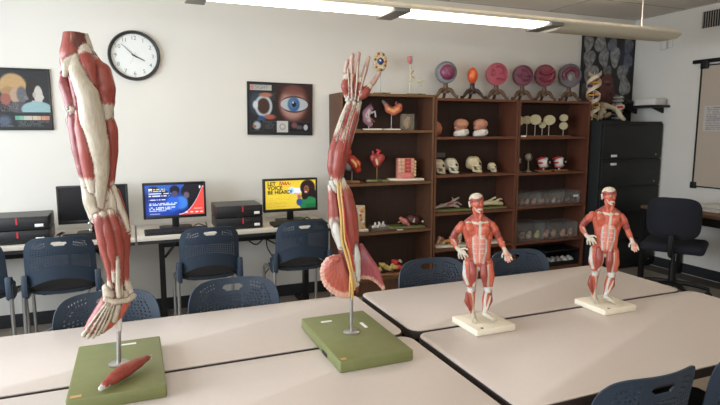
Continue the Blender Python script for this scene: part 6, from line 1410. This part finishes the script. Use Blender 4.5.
def right_case():
    z = RZ[4] + S
    t = thing('slice_stand', 'long wooden base with cream round brain slices standing on pins', 'anatomical model', (3.86, SY - .04, z), 0); board(t, .335, .045, .012, 'lightwood')
    cm = mat('cream_slice', (196, 186, 150), .55, var=.10, scale=60, bump=.3)
    for dx, dy, dz, r, sx in ((-.30, -.01, .145, .05, 1), (-.185, .02, .155, .046, 1), (-.11, -.015, .158, .056, 1.05), (.01, .02, .105, .036, 1), (.07, -.01, .155, .055, 1.12), (.255, -.01, .178, .040, 1.1), (.255, -.012, .098, .042, 1.05)):
        mt = Matrix.Translation((dx, dy, dz + .012)) @ Matrix.Rotation(radians(-20), 4, 'Z') @ Matrix.Rotation(radians(90), 4, 'X') @ Matrix.Diagonal((sx, .92, 1, 1))
        sl = MB().lathe([(r * .96, -.009), (r, -.006), (r, .006), (r * .96, .009), (r * .8, .0095), (r * .78, .007), (r * .5, .007), (r * .48, .0095), (r * .1, .0095)], 30, mt=mt).obj('brain_slice', cm, t)
        if not (dx > .2 and dz > .15): MB().cyl((dx, dy, .012), (dx, dy, dz - r * .8 + .012), .0028, 8).obj('pin', M['white'], t)
    t = thing('paper_tag', 'small paper tag at the left end of the brain slice shelf', 'card', (3.55, 4.42, z), 0); MB().prism([(0, 0), (.006, 0), (.003, .016)], -.03, .03, axis='x', mt=Matrix.Rotation(0, 4, 'X')).obj('card', M['label'], t)
    z = RZ[3] + S
    wh = mat('eyeball_white', (214, 208, 204), .3, var=.05, scale=60, coat=.4); irs = mat('eyeball_dark', (34, 30, 34), .2, var=.1, scale=40, coat=.5); rd = mat('eyeball_muscle', (176, 50, 50), .5, var=.1, scale=50)
    for x, lb in ((3.90, 'large eyeball model with red muscle straps, left one of the two on wooden bases'), (4.105, 'large eyeball model with red muscle straps, right one of the two on wooden bases')):
        t = thing('eyeball_model', lb, 'anatomical model', (x, SY - .03, z), radians(-8), 'large eyeball models'); board(t, .078, .045, .014, 'lightwood')
        MB().cyl((0, 0, .014), (0, 0, .035), .012, 14).obj('pedestal', M['steel'], t)
        e = MB().ball((0, 0, .088), .060, u=32, v=20).obj('eyeball', wh, t)
        d = Vector((.55, -.8, .1)).normalized(); c = Vector((0, 0, .088)); q = d.to_track_quat('Z', 'Y').to_matrix().to_4x4()
        MB().lathe([(.0335, .050), (.034, .054), (.028, .060), (.015, .066), (.002, .068)], 28, mt=Matrix.Translation(c) @ q).obj('iris', irs, e)
        MB().lathe([(.011, .0665), (.009, .0695), (.001, .070)], 18, mt=Matrix.Translation(c) @ q).obj('pupil', M['white'], e)
        MB().tube([(-.062, .02, .12), (-.035, -.02, .138), (-.005, -.035, .140)], [.012, .013, .006], 8).obj('eye_muscle', rd, t)
        MB().tube([(-.066, .0, .085), (-.052, -.030, .088), (-.035, -.047, .090)], [.010, .011, .005], 8).obj('eye_muscle', rd, t)
        MB().tube([(-.05, .0, .04), (-.03, -.03, .040), (.0, -.046, .046)], [.009, .008, .004], 8).obj('eye_muscle', rd, t)
    for x, zc, r, lb in ((3.585, .115, .030, 'small pale eye model on a stand, leftmost on the eyeball shelf'), (3.705, .150, .038, 'medium grey eye model on a pedestal, second from left on the eyeball shelf')):
        t = thing('eye_model', lb, 'anatomical model', (x, SY - .03, z), radians(-8)); g = mat('aged_eye', (168, 158, 140), .5, var=.08, scale=50)
        MB().lathe([(.040, 0), (.040, .008), (.012, .014), (.006, .03), (.006, zc - r)], 22).obj('stand', mat('aged_stand', (150, 140, 108), .5, var=.08, scale=50), t)
        MB().ball((0, 0, zc), r, u=24, v=16).obj('eyeball', g, t)
        d = Vector((.5, -.85, .05)).normalized(); q = d.to_track_quat('Z', 'Y').to_matrix().to_4x4()
        MB().lathe([(r * .5, r * .85), (r * .4, r * .98), (.001, r * 1.06)], 20, mt=Matrix.Translation((0, 0, zc)) @ q).obj('iris', irs, t)
    # clear plastic bins with their contents
    def binbox(x0, x1, z, hgt, label, cols, lab=False):
        cx = (x0 + x1) / 2; w_ = (x1 - x0) / 2; t = thing('plastic_bin', label.split('#')[0], 'bin', (cx, SY, z), 0, 'clear plastic bins'); d = .115
        b = MB(); tp = .012; th = .003
        b.box(-w_ + tp, -d + tp, 0, w_ - tp, d - tp, th)
        for (xa, ya, xb, yb) in ((-w_ + tp, -d + tp, w_ - tp, -d + tp + th), (-w_ + tp, d - tp - th, w_ - tp, d - tp), (-w_ + tp, -d + tp, -w_ + tp + th, d - tp), (w_ - tp - th, -d + tp, w_ - tp, d - tp)): b.box(xa, ya, th, xb, yb, hgt - .02)
        b.obj('bin_body', M['bin'], t)
        MB().prism(rrect(-w_, -d, w_, d, .02), hgt - .0195, hgt - .008, bev=.002).prism(rrect(-w_ + .02, -d + .02, w_ - .02, d - .02, .015), hgt - .0079, hgt, bev=.001).obj('bin_lid', M['bin'], t)
        if lab: MB().box(w_ * .2, -d + tp - .0015, hgt * .5, w_ * .75, -d + tp - .0003, hgt * .5 + .022).obj('bin_label', M['label'], t)
        rnd = random.Random(int(x0 * 1000)); n = 3 if w_ < .13 else 4; kinds = ['first', 'second', 'third', 'fourth', 'fifth']
        for k in range(n):
            r = min(.028, hgt * .17); px = cx - w_ + .045 + (2 * w_ - .09) * k / (n - 1); py = SY - .045 + rnd.uniform(-.01, .02); c = cols[k % len(cols)]
            s = Sculpt((-.06, -.05, -.01), (.06, .05, .12), .004)
            s.add([(-.010, 0, r + .001, r), (.010, .010, r * 1.1, r * .9)], c, k=.005, disp=lambda P: .004 * np.sin(P[..., 0] * 130 + k) * np.sin(P[..., 2] * 120 + P[..., 1] * 90)); s.add([(-.01, -.01, r * 2.0, r * .8), (.010, .0, r * 2.4 if hgt > .15 else r * 2, r * .6)], tuple(int(q_ * .88) for q_ in c), k=.004); s.plane(2, .0, -1)
            o = s.obj('model_piece', M['paint'], None, (px, py, z + .0035), (0, 0, rnd.uniform(-.5, .5))); tag(o, kinds[k] + ' model piece from the left in the ' + label.split('#')[1], 'model piece', 'pieces kept in the ' + label.split('#')[1])
    pk = [(176, 130, 112), (150, 100, 84), (190, 160, 140)]
    z = RZ[2] + S
    binbox(3.508, 3.835, z, .135, 'long clear bin, left one on the upper bin shelf#left bin, upper shelf', pk)
    binbox(3.85, 4.085, z, .125, 'small clear bin, middle one on the upper bin shelf#middle bin, upper shelf', pk)
    binbox(4.095, 4.345, z, .130, 'clear bin with white label, right one on the upper bin shelf#white-labelled bin', [(120, 84, 70), (96, 70, 60)], True)
    z = RZ[1] + S
    binbox(3.508, 3.895, z, .185, 'deep clear bin with yellowish and grey pieces, lower bin shelf#left bin, lower shelf', [(196, 186, 120), (150, 120, 104), (186, 170, 160)])
    binbox(3.915, 4.335, z, .165, 'deep clear bin with tan pieces, lower bin shelf#right bin, lower shelf', [(186, 140, 116), (176, 132, 104)])
    z = RZ[0] + S
    t = thing('black_crate', 'black open crate on the bottom shelf of the right bookcase', 'crate', (4.12, SY, z), 0)
    MB().box(-.22, -.12, 0, .22, .12, .006).box(-.22, -.12, .006, -.212, .12, .15).box(.212, -.12, .006, .22, .12, .15).box(-.212, .112, .006, .212, .12, .15).box(-.212, -.12, .006, .212, -.112, .045).obj('crate_body', M['plastic'], t)
    MB().box(-.225, -.125, .1505, .225, .125, .168, bev=.003).obj('crate_lid', M['plastic'], t)
    cols = [(190, 190, 186), (166, 170, 172), (140, 132, 126), (200, 196, 186)]
    for k in range(5):
        s = Sculpt((-.06, -.05, -.01), (.06, .05, .12), .004); rr = .032; s.add([(-.012, 0, rr + .001, rr), (.012, 0, rr * 1.6, rr * .85)], cols[k % 4], k=.01, disp=lambda P: .003 * np.sin(P[..., 0] * 160 + P[..., 2] * 120)); s.plane(2, .0, -1)
        o = s.obj('plastic_bag', M['paint'], None, (3.968 + k * .076, SY - .06, z + .0065), (0, 0, k * .7)); tag(o, ['leftmost', 'second', 'middle', 'fourth', 'rightmost'][k] + ' pale plastic bag in the black crate on the bottom shelf', 'bag', 'bags in the black crate')
    t = thing('grey_carton', 'dark grey carton beside the black crate on the bottom shelf', 'box', (3.70, SY, z), 0); MB().box(-.17, -.11, 0, .17, .11, .13, bev=.003).obj('carton_body', M['pctop'], t); MB().box(-.172, -.112, .1305, .172, .112, .145, bev=.002).obj('carton_lid', M['plastic'], t)
right_case()

# ---------------------------------------------------------------- on top of the filing cabinet
def cabinet_top():
    z = 1.5755
    t = thing('dna_model', 'tall twisted ladder model with cream strands and yellow and orange rungs on the filing cabinet', 'anatomical model', (4.49, 4.50, z), radians(-20))
    MB().lathe([(.06, 0), (.06, .012), (.02, .018)], 26).obj('base', M['plastic'], t); MB().cyl((0, 0, .015), (0, 0, .52), .004, 8).obj('rod', M['steel'], t)
    cr = mat('strand_cream', (206, 190, 164), .5, var=.05, scale=40)
    N = 44; Hh = .47; R = .068
    for ph in (0, pi * .85):
        b = MB(); prev = None
        for i in range(N + 1):
            a = ph + 2 * pi * 1.9 * i / N; zz = .03 + Hh * i / N; d = Vector((cos(a), sin(a), 0)); p = d * R + Vector((0, 0, zz))
            ring = [b.bm.verts.new(p + d * .004 + Vector((0, 0, .020))), b.bm.verts.new(p - d * .004 + Vector((0, 0, .020))), b.bm.verts.new(p - d * .004 - Vector((0, 0, .020))), b.bm.verts.new(p + d * .004 - Vector((0, 0, .020)))]
            if prev:
                for k in range(4): b.bm.faces.new((prev[k], prev[(k + 1) % 4], ring[(k + 1) % 4], ring[k]))
            else: b.bm.faces.new(ring)
            prev = ring
        b.bm.faces.new(prev[::-1]); b.obj('strand', cr, t)
    rc = [(206, 176, 50), (196, 84, 40), (70, 56, 110), (206, 120, 50)]
    for i in range(2, N - 1, 3):
        a0 = 2 * pi * 1.9 * i / N; a1 = a0 + pi * .85; zz = .03 + Hh * i / N; c = rc[(i // 3) % 4]; c2 = rc[(i // 3 + 1) % 4]
        p0 = Vector((cos(a0) * (R - .006), sin(a0) * (R - .006), zz)); p1 = Vector((cos(a1) * (R - .006), sin(a1) * (R - .006), zz)); m_ = (p0 + p1) / 2
        MB().cyl(p0, m_, .010, 10).obj('base_rung', mat('rung_%d_%d_%d' % c, c, .4, var=.05), t); MB().cyl(m_, p1, .010, 10).obj('base_rung', mat('rung_%d_%d_%d' % c2, c2, .4, var=.05), t)
    t = thing('hip_joint_model', 'cream hip bone and joint model with a red patch on the filing cabinet', 'anatomical model', (4.77, 4.50, z), radians(-20)); board(t, .15, .07, .010, 'plastic')
    s = Sculpt((-.19, -.07, .005), (.17, .07, .27), .0035); c = (188, 174, 146)
    s.add([(-.13, 0, .05, .030), (-.12, 0, .12, .026), (-.07, 0, .165, .026), (.0, 0, .15, .024), (.05, 0, .13, .028)], c, k=.008); s.add([(-.12, 0, .175, .034), (-.07, 0, .17, .028)], c, k=.008); s.add([(.05, 0, .14, .036), (.10, 0, .155, .030)], (204, 192, 166), k=.008); s.add([(.06, 0, .12, .030), (.09, 0, .06, .026), (.13, 0, .025, .020)], (204, 192, 166), k=.008)
    s.add([(-.07, 0, .06, .024), (-.03, 0, .08, .022)], (150, 134, 104), k=.006); s.add([(-.10, -.02, .10, .022)], (190, 178, 150), k=.004); s.add([(-.12, -.045, .19, .016)], (110, 96, 76), op='cut')
    s.obj('hip_bone', M['paint'], t, paints=[([(.045, -.03, .15, .014), (.09, -.03, .155, .012)], (176, 40, 36)), ([(-.14, -.02, .20, .008), (-.09, -.02, .205, .008)], (170, 110, 90))])
    t = thing('spine_model', 'pale grey stack of vertebrae standing at the right of the hip bone', 'bone', (4.965, 4.605, z), radians(-20)); MB().cyl((0, 0, .0), (0, 0, .30), .006, 8).lathe([(.045, 0), (.045, .01), (.01, .014)], 20).obj('stand', M['plastic'], t)
    g = (170, 168, 162)
    for k in range(7):
        s = Sculpt((-.07, -.05, -.02), (.07, .06, .035), .0032); s.add([(0, 0, .006, .030)], g, scale=(1.1, .9, .55)); s.add([(-.055, .015, .008, .008), (0, .02, .006, .012), (.055, .015, .008, .008)], g, k=.004); s.add([(0, .02, .006, .010), (0, .05, -.006, .007)], g, k=.004); s.add([(.02, -.02, .015, .012)], g, k=.003)
        o = s.obj('vertebra', M['paint'], t, (.004 * sin(k * 1.3), 0, .035 + k * .037), (0, 0, .1 * sin(k * 2.1)))
cabinet_top()
